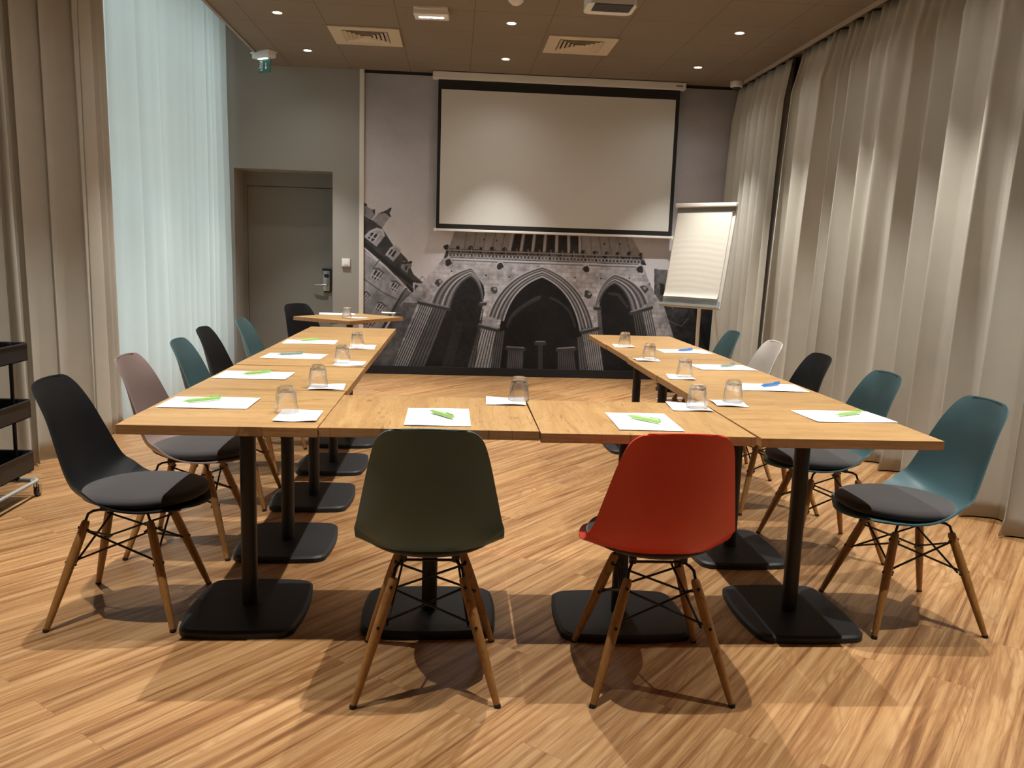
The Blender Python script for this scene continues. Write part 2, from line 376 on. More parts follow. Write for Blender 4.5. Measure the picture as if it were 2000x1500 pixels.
# ------------------------------------------------------------------ photo mural on the back wall (a flat print)
ART = [('p',0.035,0.6,[(2.247,0.811),(3.262,0.839),(3.337,-0.114),(2.324,-0.135)]),('p',0.1,0.8,[(2.145,1.204),(2.292,1.199),(2.388,0.776),(2.164,0.867)]),('p',0.02,0.25,[(2.213,1.052),(2.262,1.044),(2.289,0.929),(2.23,0.927)]),('p',0.06,0.6,[(2.269,0.773),(2.546,0.78),(2.477,0.622),(2.343,0.54)]),('l',0.12,0.012,[(2.316,0.657),(2.479,0.593),(2.553,0.683)]),('l',0.012,0.05,[(2.626,0.783),(2.895,0.078)]),('p',0.2,0.5,[(-0.979,1.773),(-0.935,1.781),(-0.916,1.744),(-0.839,1.716),(-0.845,1.665),(-0.877,1.626),(-0.979,1.66)]),('p',0.26,0.4,[(-0.877,1.607),(-0.807,1.685),(-0.731,1.713),(-0.686,1.658),(-0.768,1.535),(-0.845,1.551)]),('p',0.05,0.25,[(-0.814,1.685),(-0.731,1.719),(-0.681,1.753),(-0.668,1.741),(-0.693,1.696),(-0.671,1.652),(-0.705,1.664),(-0.735,1.694)]),('p',0.05,0.25,[(-0.967,1.793),(-0.929,1.781),(-0.922,1.757),(-0.96,1.761)]),('p',0.05,0.25,[(-0.871,1.721),(-0.839,1.731),(-0.842,1.678),(-0.865,1.69)]),('p',0.055,0.4,[(-0.979,1.667),(-0.877,1.62),(-0.768,1.541),(-0.658,1.374),(-0.502,1.219),(-0.435,1.066),(-0.277,0.942),(-0.393,0.815),(-0.511,0.941),(-0.978,1.388)]),('p',0.38,0.3,[(-0.952,1.44),(-0.902,1.499),(-0.825,1.539),(-0.755,1.523),(-0.738,1.46),(-0.824,1.343)]),('p',0.45,0.2,[(-0.959,1.44),(-0.914,1.422),(-0.876,1.487),(-0.908,1.499)]),('l',0.5,0.02,[(-0.889,1.499),(-0.825,1.529),(-0.768,1.516),(-0.748,1.46)]),('p',0.04,0.25,[(-0.917,1.432),(-0.876,1.49),(-0.812,1.47),(-0.856,1.392)]),('l',0.5,0.014,[(-0.895,1.41),(-0.84,1.486)]),('l',0.5,0.01,[(-0.908,1.454),(-0.831,1.423)]),('l',0.5,0.014,[(-0.856,1.389),(-0.793,1.477)]),('p',0.35,0.3,[(-0.731,1.263),(-0.683,1.341),(-0.626,1.371),(-0.57,1.332),(-0.58,1.28),(-0.649,1.195)]),('p',0.04,0.25,[(-0.702,1.27),(-0.667,1.322),(-0.616,1.305),(-0.65,1.24)]),('l',0.5,0.012,[(-0.685,1.251),(-0.638,1.319)]),('l',0.5,0.016,[(-0.723,1.263),(-0.676,1.328),(-0.625,1.358),(-0.578,1.325)]),('p',0.2,0.5,[(-0.571,1.127),(-0.553,1.198),(-0.456,1.201),(-0.455,1.143),(-0.488,1.129),(-0.5,1.077)]),('p',0.04,0.25,[(-0.559,1.191),(-0.452,1.207),(-0.452,1.182),(-0.553,1.168)]),('p',0.04,0.25,[(-0.52,1.16),(-0.494,1.155),(-0.507,1.103),(-0.533,1.115)]),('p',0.27,0.35,[(-0.977,1.338),(-0.524,0.945),(-0.574,0.79),(-0.651,0.67),(-0.753,0.471),(-0.973,0.465)]),('l',0.45,0.014,[(-0.977,1.299),(-0.745,1.147),(-0.537,0.953)]),('l',0.025,0.05,[(-0.978,1.388),(-0.681,1.142),(-0.421,0.957)]),('l',0.1,0.012,[(-0.976,1.018),(-0.769,0.875),(-0.613,0.802)]),('l',0.09,0.012,[(-0.791,1.21),(-0.861,1.118)]),('l',0.05,0.03,[(-0.511,0.909),(-0.587,0.79),(-0.651,0.67),(-0.753,0.484)]),('p',0.03,0.25,[(-0.88,1.021),(-0.835,1.103),(-0.758,1.063),(-0.809,0.99)]),('l',0.5,0.01,[(-0.854,1.015),(-0.803,1.087)]),('l',0.5,0.008,[(-0.867,1.047),(-0.783,1.007)]),('l',0.5,0.01,[(-0.828,0.996),(-0.773,1.071)]),('l',0.42,0.012,[(-0.883,1.017),(-0.838,1.112)]),('l',0.06,0.016,[(-0.848,1.115),(-0.797,1.113),(-0.747,1.07)]),('p',0.03,0.25,[(-0.687,0.908),(-0.649,0.979),(-0.583,0.945),(-0.626,0.883)]),('l',0.5,0.01,[(-0.665,0.904),(-0.622,0.965)]),('l',0.5,0.008,[(-0.676,0.931),(-0.604,0.897)]),('l',0.5,0.01,[(-0.643,0.888),(-0.596,0.952)]),('l',0.42,0.012,[(-0.69,0.905),(-0.651,0.986)]),('l',0.06,0.016,[(-0.66,0.989),(-0.616,0.987),(-0.574,0.95)]),('p',0.05,0.25,[(-0.834,0.685),(-0.798,0.752),(-0.735,0.719),(-0.776,0.66)]),('l',0.5,0.01,[(-0.813,0.68),(-0.772,0.739)]),('l',0.5,0.008,[(-0.823,0.706),(-0.756,0.674)]),('l',0.5,0.01,[(-0.792,0.665),(-0.748,0.726)]),('l',0.42,0.012,[(-0.837,0.682),(-0.8,0.759)]),('l',0.06,0.016,[(-0.808,0.762),(-0.767,0.76),(-0.727,0.724)]),('p',0.05,0.25,[(-0.983,0.801),(-0.952,0.859),(-0.898,0.831),(-0.934,0.78)]),('l',0.5,0.01,[(-0.965,0.797),(-0.929,0.848)]),('l',0.5,0.008,[(-0.974,0.819),(-0.916,0.791)]),('l',0.5,0.01,[(-0.947,0.784),(-0.909,0.837)]),('l',0.42,0.012,[(-0.986,0.798),(-0.954,0.865)]),('l',0.06,0.016,[(-0.961,0.868),(-0.925,0.866),(-0.891,0.835)]),('p',0.03,0.25,[(-0.943,0.499),(-0.907,0.566),(-0.844,0.533),(-0.885,0.474)]),('l',0.5,0.01,[(-0.922,0.494),(-0.881,0.553)]),('l',0.5,0.008,[(-0.932,0.52),(-0.865,0.487)]),('l',0.5,0.01,[(-0.901,0.479),(-0.857,0.54)]),('l',0.42,0.012,[(-0.946,0.496),(-0.909,0.573)]),('l',0.06,0.016,[(-0.917,0.576),(-0.876,0.574),(-0.836,0.538)]),('p',0.13,0.4,[(-0.511,0.915),(-0.386,0.815),(-0.443,0.702),(-0.545,0.503),(-0.649,0.487),(-0.638,0.671)]),('p',0.03,0.25,[(-0.483,0.779),(-0.431,0.761),(-0.494,0.655),(-0.521,0.674)]),('l',0.3,0.01,[(-0.48,0.782),(-0.514,0.687)]),('l',0.02,0.03,[(-0.498,0.948),(-0.393,0.828)]),('p',0.45,0.25,[(-0.44,0.982),(-0.362,0.975),(-0.393,0.867),(-0.433,0.892)]),('p',0.05,0.25,[(-0.423,0.963),(-0.382,0.954),(-0.407,0.886),(-0.42,0.898)]),('p',0.07,0.4,[(-0.481,1.097),(-0.448,1.079),(-0.275,0.939),(-0.341,0.875),(-0.369,1.004),(-0.46,1.014)]),('l',0.1,0.006,[(-0.369,1.004),(-0.344,1.05),(-0.311,1.018)]),('p',0.06,0.5,[(-0.636,0.54),(-0.545,0.529),(-0.621,0.343),(-0.763,0.074),(-0.906,0.004),(-0.79,0.233)]),('p',0.3,0.22,[(-0.007,1.54),(1.87,1.55),(2.004,1.34),(-0.074,1.338)]),('l',0.14,0.008,[(0.118,1.521),(0.096,1.344)]),('l',0.14,0.008,[(0.219,1.524),(0.194,1.347)]),('l',0.14,0.008,[(0.32,1.527),(0.292,1.35)]),('l',0.14,0.008,[(0.422,1.531),(0.39,1.353)]),('l',0.14,0.008,[(0.523,1.534),(0.488,1.356)]),('l',0.14,0.008,[(1.433,1.518),(1.46,1.34)]),('l',0.14,0.008,[(1.53,1.521),(1.564,1.344)]),('l',0.14,0.008,[(1.627,1.524),(1.669,1.347)]),('l',0.14,0.008,[(1.725,1.528),(1.774,1.351)]),('l',0.14,0.008,[(1.822,1.531),(1.879,1.354)]),('p',0.035,0.5,[(0.601,1.525),(1.33,1.526),(1.326,1.342),(0.583,1.342)]),('l',0.42,0.03,[(0.607,1.525),(0.574,1.336)]),('l',0.1,0.008,[(0.624,1.526),(0.59,1.336)]),('l',0.42,0.03,[(0.721,1.529),(0.697,1.34)]),('l',0.1,0.008,[(0.738,1.53),(0.714,1.34)]),('l',0.42,0.03,[(0.838,1.533),(0.821,1.344)]),('l',0.1,0.008,[(0.855,1.534),(0.838,1.344)]),('l',0.42,0.03,[(0.955,1.537),(0.946,1.348)]),('l',0.1,0.008,[(0.972,1.538),(0.963,1.348)]),('l',0.42,0.03,[(1.075,1.541),(1.077,1.352)]),('l',0.1,0.008,[(1.092,1.542),(1.094,1.352)]),('l',0.42,0.03,[(1.199,1.545),(1.21,1.356)]),('l',0.1,0.008,[(1.216,1.546),(1.227,1.357)]),('l',0.42,0.03,[(1.32,1.549),(1.331,1.36)]),('l',0.1,0.008,[(1.337,1.55),(1.348,1.361)]),('p',0.1,1.1,[(-0.086,1.35),(2.004,1.34),(2.059,1.24),(-0.12,1.248)]),('b',0.035,0.028,[(-0.086,1.361)]),('l',0.04,0.03,[(-0.086,1.361),(-0.075,1.273)]),('l',0.3,0.008,[(-0.072,1.371),(-0.066,1.309)]),('b',0.035,0.028,[(0.034,1.361)]),('l',0.04,0.03,[(0.034,1.361),(0.045,1.273)]),('l',0.3,0.008,[(0.048,1.371),(0.054,1.308)]),('b',0.035,0.028,[(0.154,1.36)]),('l',0.04,0.03,[(0.154,1.36),(0.166,1.272)]),('l',0.3,0.008,[(0.168,1.37),(0.175,1.308)]),('b',0.035,0.028,[(0.275,1.359)]),('l',0.04,0.03,[(0.275,1.359),(0.287,1.271)]),('l',0.3,0.008,[(0.289,1.369),(0.295,1.307)]),('b',0.035,0.028,[(0.395,1.359)]),('l',0.04,0.03,[(0.395,1.359),(0.408,1.27)]),('l',0.3,0.008,[(0.41,1.369),(0.416,1.306)]),('b',0.035,0.028,[(0.516,1.358)]),('l',0.04,0.03,[(0.516,1.358),(0.529,1.27)]),('l',0.3,0.008,[(0.531,1.368),(0.537,1.305)]),('b',0.035,0.028,[(0.638,1.357)]),('l',0.04,0.03,[(0.638,1.357),(0.65,1.269)]),('l',0.3,0.008,[(0.652,1.367),(0.659,1.305)]),('b',0.035,0.028,[(0.759,1.357)]),('l',0.04,0.03,[(0.759,1.357),(0.772,1.268)]),('l',0.3,0.008,[(0.773,1.367),(0.78,1.304)]),('b',0.035,0.028,[(0.881,1.356)]),('l',0.04,0.03,[(0.881,1.356),(0.894,1.267)]),('l',0.3,0.008,[(0.895,1.366),(0.902,1.303)]),('b',0.035,0.028,[(1.003,1.355)]),('l',0.04,0.03,[(1.003,1.355),(1.016,1.267)]),('l',0.3,0.008,[(1.017,1.365),(1.024,1.303)]),('b',0.035,0.028,[(1.125,1.355)]),('l',0.04,0.03,[(1.125,1.355),(1.138,1.266)]),('l',0.3,0.008,[(1.139,1.365),(1.147,1.302)]),('b',0.035,0.028,[(1.248,1.354)]),('l',0.04,0.03,[(1.248,1.354),(1.261,1.265)]),('l',0.3,0.008,[(1.262,1.364),(1.269,1.301)]),('b',0.035,0.028,[(1.37,1.353)]),('l',0.04,0.03,[(1.37,1.353),(1.384,1.264)]),('l',0.3,0.008,[(1.384,1.363),(1.392,1.3)]),('b',0.035,0.028,[(1.493,1.353)]),('l',0.04,0.03,[(1.493,1.353),(1.507,1.263)]),('l',0.3,0.008,[(1.507,1.363),(1.515,1.3)]),('b',0.035,0.028,[(1.616,1.352)]),('l',0.04,0.03,[(1.616,1.352),(1.631,1.263)]),('l',0.3,0.008,[(1.631,1.362),(1.639,1.299)]),('b',0.035,0.028,[(1.74,1.351)]),('l',0.04,0.03,[(1.74,1.351),(1.754,1.262)]),('l',0.3,0.008,[(1.754,1.361),(1.762,1.298)]),('b',0.035,0.028,[(1.864,1.351)]),('l',0.04,0.03,[(1.864,1.351),(1.878,1.261)]),('l',0.3,0.008,[(1.878,1.361),(1.886,1.297)]),('b',0.035,0.028,[(1.988,1.35)]),('l',0.04,0.03,[(1.988,1.35),(2.002,1.26)]),('l',0.3,0.008,[(2.002,1.36),(2.01,1.297)]),('r',0.33,0.026,[(-0.049,1.286)]),('r',0.33,0.026,[(-0.011,1.286)]),('r',0.33,0.026,[(0.026,1.286)]),('r',0.33,0.026,[(0.064,1.285)]),('r',0.33,0.026,[(0.101,1.285)]),('r',0.33,0.026,[(0.139,1.285)]),('r',0.33,0.026,[(0.176,1.285)]),('r',0.33,0.026,[(0.214,1.284)]),('r',0.33,0.026,[(0.252,1.284)]),('r',0.33,0.026,[(0.289,1.284)]),('r',0.33,0.026,[(0.327,1.284)]),('r',0.33,0.026,[(0.365,1.283)]),('r',0.33,0.026,[(0.402,1.283)]),('r',0.33,0.026,[(0.44,1.283)]),('r',0.33,0.026,[(0.478,1.283)]),('r',0.33,0.026,[(0.516,1.282)]),('r',0.33,0.026,[(0.554,1.282)]),('r',0.33,0.026,[(0.591,1.282)]),('r',0.33,0.026,[(0.629,1.282)]),('r',0.33,0.026,[(0.667,1.282)]),('r',0.33,0.026,[(0.705,1.281)]),('r',0.33,0.026,[(0.743,1.281)]),('r',0.33,0.026,[(0.781,1.281)]),('r',0.33,0.026,[(0.819,1.281)]),('r',0.33,0.026,[(0.857,1.28)]),('r',0.33,0.026,[(0.895,1.28)]),('r',0.33,0.026,[(0.933,1.28)]),('r',0.33,0.026,[(0.971,1.28)]),('r',0.33,0.026,[(1.009,1.279)]),('r',0.33,0.026,[(1.048,1.279)]),('r',0.33,0.026,[(1.086,1.279)]),('r',0.33,0.026,[(1.124,1.279)]),('r',0.33,0.026,[(1.162,1.278)]),('r',0.33,0.026,[(1.2,1.278)]),('r',0.33,0.026,[(1.239,1.278)]),('r',0.33,0.026,[(1.277,1.278)]),('r',0.33,0.026,[(1.315,1.277)]),('r',0.33,0.026,[(1.354,1.277)]),('r',0.33,0.026,[(1.392,1.277)]),('r',0.33,0.026,[(1.43,1.277)]),('r',0.33,0.026,[(1.469,1.276)]),('r',0.33,0.026,[(1.507,1.276)]),('r',0.33,0.026,[(1.546,1.276)]),('r',0.33,0.026,[(1.584,1.276)]),('r',0.33,0.026,[(1.623,1.276)]),('r',0.33,0.026,[(1.661,1.275)]),('r',0.33,0.026,[(1.7,1.275)]),('r',0.33,0.026,[(1.738,1.275)]),('r',0.33,0.026,[(1.777,1.275)]),('r',0.33,0.026,[(1.816,1.274)]),('r',0.33,0.026,[(1.854,1.274)]),('r',0.33,0.026,[(1.893,1.274)]),('r',0.33,0.026,[(1.932,1.274)]),('r',0.33,0.026,[(1.97,1.273)]),('l',0.36,0.012,[(-0.086,1.335),(1.98,1.331)]),('p',0.4,0.48,[(-0.12,1.248),(2.022,1.239),(2.093,1.072),(2.163,0.941),(2.284,0.785),(2.418,0.432),(2.466,0.084),(-0.904,0.008),(-0.645,0.5),(-0.552,0.766),(-0.306,1.024)]),('s',0.17,0.0065,[(-0.12,1.248),(2.022,1.239),(2.093,1.072),(2.163,0.941),(2.284,0.785),(2.418,0.432),(2.466,0.084),(-0.904,0.008),(-0.645,0.5),(-0.552,0.766),(-0.306,1.024)]),('p',0.13,0.4,[(-0.54,0.767),(-0.385,0.771),(-0.64,0.088),(-0.904,0.045),(-0.74,0.449)]),('p',0.4,0.2,[(0.372,1.163),(0.455,1.201),(0.552,1.193),(0.566,1.128),(0.373,1.128)]),('p',0.45,0.1,[(0.607,1.153),(0.655,1.154),(0.653,1.122),(0.608,1.123)]),('p',0.42,0.1,[(1.393,1.075),(1.46,1.077),(1.456,1.038),(1.394,1.039)]),('l',0.5,0.018,[(-0.06,1.244),(0.924,1.234),(2.01,1.232)]),('l',0.08,0.01,[(-0.06,1.23),(0.925,1.22),(2.011,1.218)]),('b',0.02,0.01,[(0.304,1.454)]),('b',0.02,0.01,[(0.436,1.451)]),('b',0.02,0.01,[(1.588,1.454)]),('b',0.02,0.01,[(1.759,1.457)]),('b',0.02,0.01,[(-0.033,1.112)]),('b',0.02,0.01,[(0.333,1.079)]),('b',0.02,0.01,[(0.579,1.071)]),('b',0.02,0.01,[(1.289,1.084)]),('b',0.02,0.01,[(1.57,1.086)]),('b',0.02,0.01,[(1.88,1.099)]),('b',0.02,0.01,[(2.101,1.042)]),('p',0.45,0.25,[(0.434,1.201),(0.478,1.252),(0.525,1.204),(0.516,1.186),(0.444,1.183)]),('b',0.03,0.04,[(0.48,1.181)]),('p',0.45,0.25,[(1.357,1.2),(1.4,1.251),(1.449,1.203),(1.44,1.184),(1.367,1.182)]),('b',0.03,0.04,[(1.404,1.18)]),('p',0.45,0.25,[(-0.117,1.221),(-0.072,1.272),(-0.026,1.224),(-0.035,1.206),(-0.107,1.204)]),('b',0.03,0.04,[(-0.071,1.202)]),('p',0.45,0.25,[(1.94,1.212),(1.984,1.264),(2.033,1.215),(2.025,1.196),(1.951,1.194)]),('b',0.03,0.04,[(1.988,1.192)]),('b',0.06,0.045,[(0.421,0.926)]),('b',0.3,0.018,[(0.43,0.936)]),('b',0.06,0.045,[(1.443,0.908)]),('b',0.3,0.018,[(1.453,0.918)]),('b',0.06,0.045,[(-0.162,0.992)]),('b',0.3,0.018,[(-0.153,1.002)]),('b',0.06,0.045,[(2.043,0.986)]),('b',0.3,0.018,[(2.052,0.996)]),('p',0.018,0.3,[(0.31,0.791),(0.326,0.887),(0.311,0.971),(0.243,1.064),(0.17,1.092),(0.064,1.023),(-0.017,0.877),(-0.062,0.732),(-0.164,0.44),(-0.332,0.046),(0.177,0.057),(0.258,0.475),(0.3,0.718)]),('p',0.012,0.2,[(0.488,0.481),(0.514,0.652),(0.576,0.798),(0.691,0.97),(0.809,1.069),(0.935,1.115),(1.076,1.065),(1.202,0.961),(1.321,0.771),(1.38,0.553),(1.451,0.061),(0.44,0.063)]),('p',0.015,0.2,[(1.579,0.509),(1.561,0.753),(1.58,0.875),(1.641,0.998),(1.718,1.055),(1.815,0.979),(1.909,0.824),(1.969,0.642),(2.077,0.275),(2.214,0.078),(1.638,0.065)]),('a',7,0,[(0.311,0.767),(0.169,1.151),(-0.242,0.775),(0.308,0.791),(0.171,1.068),(-0.049,0.709)]),('a',8,0,[(0.368,0.648),(0.932,1.187),(1.515,0.557),(0.533,0.604),(0.936,1.085),(1.376,0.504)]),('a',7,0,[(1.518,0.764),(1.718,1.133),(2.094,0.841),(1.566,0.826),(1.723,1.037),(1.928,0.714)]),('l',0.05,0.03,[(0.578,0.544),(0.606,0.63),(0.652,0.692),(0.717,0.748),(0.794,0.804),(0.854,0.84),(0.914,0.868)]),('l',0.035,0.022,[(0.584,0.544),(0.615,0.624),(0.662,0.682),(0.724,0.736),(0.801,0.79),(0.914,0.85)]),('l',0.04,0.026,[(1.036,0.86),(1.098,0.835),(1.16,0.797),(1.211,0.756),(1.25,0.708),(1.287,0.636),(1.311,0.563)]),('l',0.045,0.03,[(1.67,0.926),(1.769,0.917),(1.874,0.786)]),('f',(6,0.5,0.04),0,[(-0.349,0.76),(-0.217,0.728),(-0.495,0.042),(-0.64,0.063)]),('f',(5,0.15,0.03),0,[(-0.217,0.728),(-0.073,0.702),(-0.314,0.046),(-0.495,0.042)]),('f',(7,0.5,0.05),0,[(0.287,0.537),(0.463,0.505),(0.39,0.08),(0.164,0.088)]),('f',(4,0.16,0.03),0,[(0.464,0.48),(0.549,0.495),(0.513,0.077),(0.415,0.081)]),('f',(8,0.16,0.03),0,[(0.592,0.3),(0.757,0.292),(0.756,0.083),(0.586,0.085)]),('f',(9,0.12,0.02),0,[(1.138,0.289),(1.304,0.305),(1.345,0.077),(1.141,0.079)]),('f',(2,0.08,0.03),0,[(0.92,0.358),(0.963,0.359),(0.974,0.081),(0.93,0.084)]),('f',(7,0.44,0.04),0,[(1.399,0.541),(1.558,0.558),(1.65,0.078),(1.494,0.081)]),('f',(3,0.16,0.03),0,[(1.341,0.442),(1.396,0.455),(1.475,0.08),(1.382,0.078)]),('f',(5,0.46,0.05),0,[(2.012,0.766),(2.123,0.781),(2.314,0.08),(2.189,0.078)]),('f',(4,0.1,0.02),0,[(1.934,0.715),(2.026,0.742),(2.201,0.078),(2.076,0.075)]),('f',(6,0.06,0.015),0,[(0.014,0.59),(0.11,0.592),(0.0,0.084),(-0.121,0.081)]),('f',(2,0.12,0.03),0,[(0.258,0.475),(0.312,0.719),(0.231,0.089),(0.158,0.087)]),('f',(2,0.35,0.08),0,[(1.549,0.753),(1.58,0.754),(1.612,0.461),(1.588,0.46)]),('l',0.05,0.045,[(0.274,0.542),(0.47,0.499)]),('l',0.3,0.01,[(0.274,0.559),(0.469,0.516)]),('l',0.05,0.045,[(1.388,0.498),(1.559,0.545)]),('l',0.3,0.01,[(1.387,0.515),(1.558,0.563)]),('l',0.05,0.045,[(-0.367,0.772),(-0.055,0.714)]),('l',0.3,0.01,[(-0.368,0.788),(-0.056,0.731)]),('l',0.05,0.045,[(1.915,0.72),(2.135,0.787)]),('l',0.3,0.01,[(1.914,0.737),(2.134,0.804)]),('l',0.05,0.045,[(0.281,0.772),(0.329,0.779)]),('l',0.3,0.01,[(0.28,0.789),(0.328,0.796)]),('l',0.05,0.045,[(1.524,0.764),(1.573,0.766)]),('l',0.3,0.01,[(1.523,0.781),(1.572,0.783)]),('l',0.05,0.045,[(0.579,0.306),(0.763,0.298)]),('l',0.3,0.01,[(0.579,0.323),(0.762,0.316)]),('l',0.05,0.045,[(0.895,0.369),(0.987,0.371)]),('l',0.3,0.01,[(0.895,0.386),(0.987,0.389)]),('l',0.05,0.045,[(1.132,0.301),(1.316,0.318)]),('l',0.3,0.01,[(1.131,0.318),(1.315,0.335)])]
def build_mural():
    x0, x1, z0, z1 = -.957, 3.235, .088, 3.085; d = .0056
    W = int((x1 - x0) / d) + 1; H = int((z1 - z0) / d) + 1
    xs = np.linspace(x0, x1, W); zs = np.linspace(z0, z1, H); X, Z = np.meshgrid(xs, zs)
    rng = np.random.RandomState(3)
    def fnoise(sx, sz, octs=4):
        out = np.zeros_like(X); amp = 1; tot = 0
        for o in range(octs):
            gx = int((x1 - x0) * sx * 2 ** o) + 3; gz = int((z1 - z0) * sz * 2 ** o) + 3
            g = rng.rand(gz, gx); u = (X - x0) / (x1 - x0) * (gx - 2); v = (Z - z0) / (z1 - z0) * (gz - 2)
            i = u.astype(int); j = v.astype(int); fu = u - i; fv = v - j; fu = fu * fu * (3 - 2 * fu); fv = fv * fv * (3 - 2 * fv)
            out += amp * ((g[j, i] * (1 - fu) + g[j, i + 1] * fu) * (1 - fv) + (g[j + 1, i] * (1 - fu) + g[j + 1, i + 1] * fu) * fv); tot += amp; amp *= .55
        return out / tot
    cloud = fnoise(1.0, 1.6, 5); grit = fnoise(28, 28, 2); mid = fnoise(7, 7, 3)
    A = .46 + .13 * np.clip(2.2 - Z, -.7, 1.0) + .26 * (cloud - .5)                      # overcast sky of the print
    A = A * (1 - .12 * np.clip((X - 1.9) / .8, 0, 1))
    def inside(pts):
        n = len(pts); m = np.zeros(X.shape, bool)
        bx0 = min(p[0] for p in pts); bx1 = max(p[0] for p in pts); bz0 = min(p[1] for p in pts); bz1 = max(p[1] for p in pts)
        i0 = max(int((bx0 - x0) / d) - 1, 0); i1 = min(int((bx1 - x0) / d) + 2, W); j0 = max(int((bz0 - z0) / d) - 1, 0); j1 = min(int((bz1 - z0) / d) + 2, H)
        if i1 <= i0 or j1 <= j0: return m
        xx = X[j0:j1, i0:i1]; zz = Z[j0:j1, i0:i1]; s = np.zeros(xx.shape, bool)
        for k in range(n):
            ax, az = pts[k]; bx_, bz_ = pts[(k + 1) % n]
            if az == bz_: continue
            c = ((az > zz) != (bz_ > zz)) & (xx < (bx_ - ax) * (zz - az) / (bz_ - az) + ax); s ^= c
        m[j0:j1, i0:i1] = s; return m
    def stroke(c, w_, pts):
        nonlocal A
        for (ax, az), (bx_, bz_) in zip(pts, pts[1:]):
            i0 = max(int((min(ax, bx_) - w_ - x0) / d) - 1, 0); i1 = min(int((max(ax, bx_) + w_ - x0) / d) + 2, W)
            j0 = max(int((min(az, bz_) - w_ - z0) / d) - 1, 0); j1 = min(int((max(az, bz_) + w_ - z0) / d) + 2, H)
            if i1 <= i0 or j1 <= j0: continue
            xx = X[j0:j1, i0:i1] - ax; zz = Z[j0:j1, i0:i1] - az; L2 = (bx_ - ax) ** 2 + (bz_ - az) ** 2 + 1e-9
            t = np.clip((xx * (bx_ - ax) + zz * (bz_ - az)) / L2, 0, 1)
            dist = np.hypot(xx - t * (bx_ - ax), zz - t * (bz_ - az))
            a = np.clip((w_ / 2 + d * .5 - dist) / d, 0, 1); A[j0:j1, i0:i1] = A[j0:j1, i0:i1] * (1 - a) + c * a
    def bez(p, c, q_, n=16): return [((1 - t) ** 2 * p[0] + 2 * t * (1 - t) * c[0] + t * t * q_[0], (1 - t) ** 2 * p[1] + 2 * t * (1 - t) * c[1] + t * t * q_[1]) for t in [k / n for k in range(n + 1)]]
    def arc(l, a, r):
        cl = (l[0] + (a[0] - l[0]) * .22, l[1] + (a[1] - l[1]) * .78); crr = (r[0] + (a[0] - r[0]) * .22, r[1] + (a[1] - r[1]) * .78)
        return bez(l, cl, a) + bez(a, crr, r)[1:]
    for kind, a, b, pts in ART:
        if kind == 'p':
            m = inside(pts); v = a * (1 + b * 2.2 * (mid - .5) + b * 1.1 * (grit - .5)); A[m] = v[m]
        elif kind == 'l': stroke(a, b, pts)
        elif kind == 's':                                              # stone courses
            m = inside(pts); keep = A.copy()
            z = 1.19; r = 0
            while z > .05:
                stroke(a, b * .6, [(-1, z + .004), (.9, z), (3, z - .02)])
                for k in range(40): stroke(a, b * .6, [(-.9 + k * .105 + (r % 2) * .05, z), (-.9 + k * .105 + (r % 2) * .05, z - .05)])
                z -= .05; r += 1
            A = np.where(m, keep * .45 + A * .55, keep)
        elif kind == 'b':
            (cx, cz), = pts; dd = np.hypot((X - cx) + .4 * b * (mid - .5) * 2, Z - cz); A = np.where(dd < b * (.8 + .8 * (grit - .4)), a, A)
        elif kind == 'r':
            (cx, cz), = pts; dd = np.abs(np.hypot(X - cx, Z - cz) - b * .8); A = np.where(dd < .0045, a, A)
        elif kind == 'a':
            o_, i_ = pts[:3], pts[3:]; n = a
            A[inside(arc(*o_) + arc(*i_)[::-1])] = .15
            for k in range(n + 1):
                t = k / n; q3 = [(o_[j][0] * (1 - t) + i_[j][0] * t, o_[j][1] * (1 - t) + i_[j][1] * t) for j in range(3)]
                stroke((.46, .05, .27, .07)[k % 4], .0135, arc(*q3))
        elif kind == 'f':
            n, cl, cd = a; t0, t1, b1, b0 = pts; A[inside(pts)] = cl
            for k in range(n + 1):
                t = k / n; p = (t0[0] * (1 - t) + t1[0] * t, t0[1] * (1 - t) + t1[1] * t); q_ = (b0[0] * (1 - t) + b1[0] * t, b0[1] * (1 - t) + b1[1] * t)
                stroke(cd, .0125, [p, q_]); 
                if k < n: stroke(cl * .70, .006, [(p[0] + .018, p[1]), (q_[0] + .018, q_[1])])
            for k in range(1, 9):
                t = k / 9; stroke(cl * .5, .005, [(t0[0] + (b0[0] - t0[0]) * t, t0[1] + (b0[1] - t0[1]) * t), (t1[0] + (b1[0] - t1[0]) * t, t1[1] + (b1[1] - t1[1]) * t)])
    big = fnoise(2.2, 2.2, 3); lowz = np.clip((1.25 - Z) / 1.2, 0, 1)
    A = A * np.where(A < .48, (1 + 1.1 * (big - .5) * lowz) * (1 + .35 * (mid - .5) * lowz) * (1 - .30 * lowz ** 1.5), 1)
    side = np.clip((-.05 - X) / .8, 0, 1) + np.clip((X - 2.0) / .6, 0, 1); A = A * (1 - .45 * np.clip(side, 0, 1) * np.clip((1.1 - Z) / .5, 0, 1))
    A = np.clip(A * (1 + .30 * (grit - .5) * np.clip(lowz * 3, .2, 1)), .004, .8)
    co = np.zeros((H, W, 3), np.float32); co[..., 0] = X; co[..., 1] = YW - .006; co[..., 2] = Z
    idx = np.arange(H * W).reshape(H, W); quads = np.stack([idx[:-1, :-1], idx[:-1, 1:], idx[1:, 1:], idx[1:, :-1]], -1).reshape(-1, 4)
    me = bpy.data.meshes.new('photo_mural'); me.vertices.add(H * W); me.vertices.foreach_set('co', co.ravel())
    nf = len(quads); me.loops.add(nf * 4); me.loops.foreach_set('vertex_index', quads.ravel().astype(np.int32))
    me.polygons.add(nf); me.polygons.foreach_set('loop_start', np.arange(0, nf * 4, 4, dtype=np.int32)); me.update(calc_edges=True)
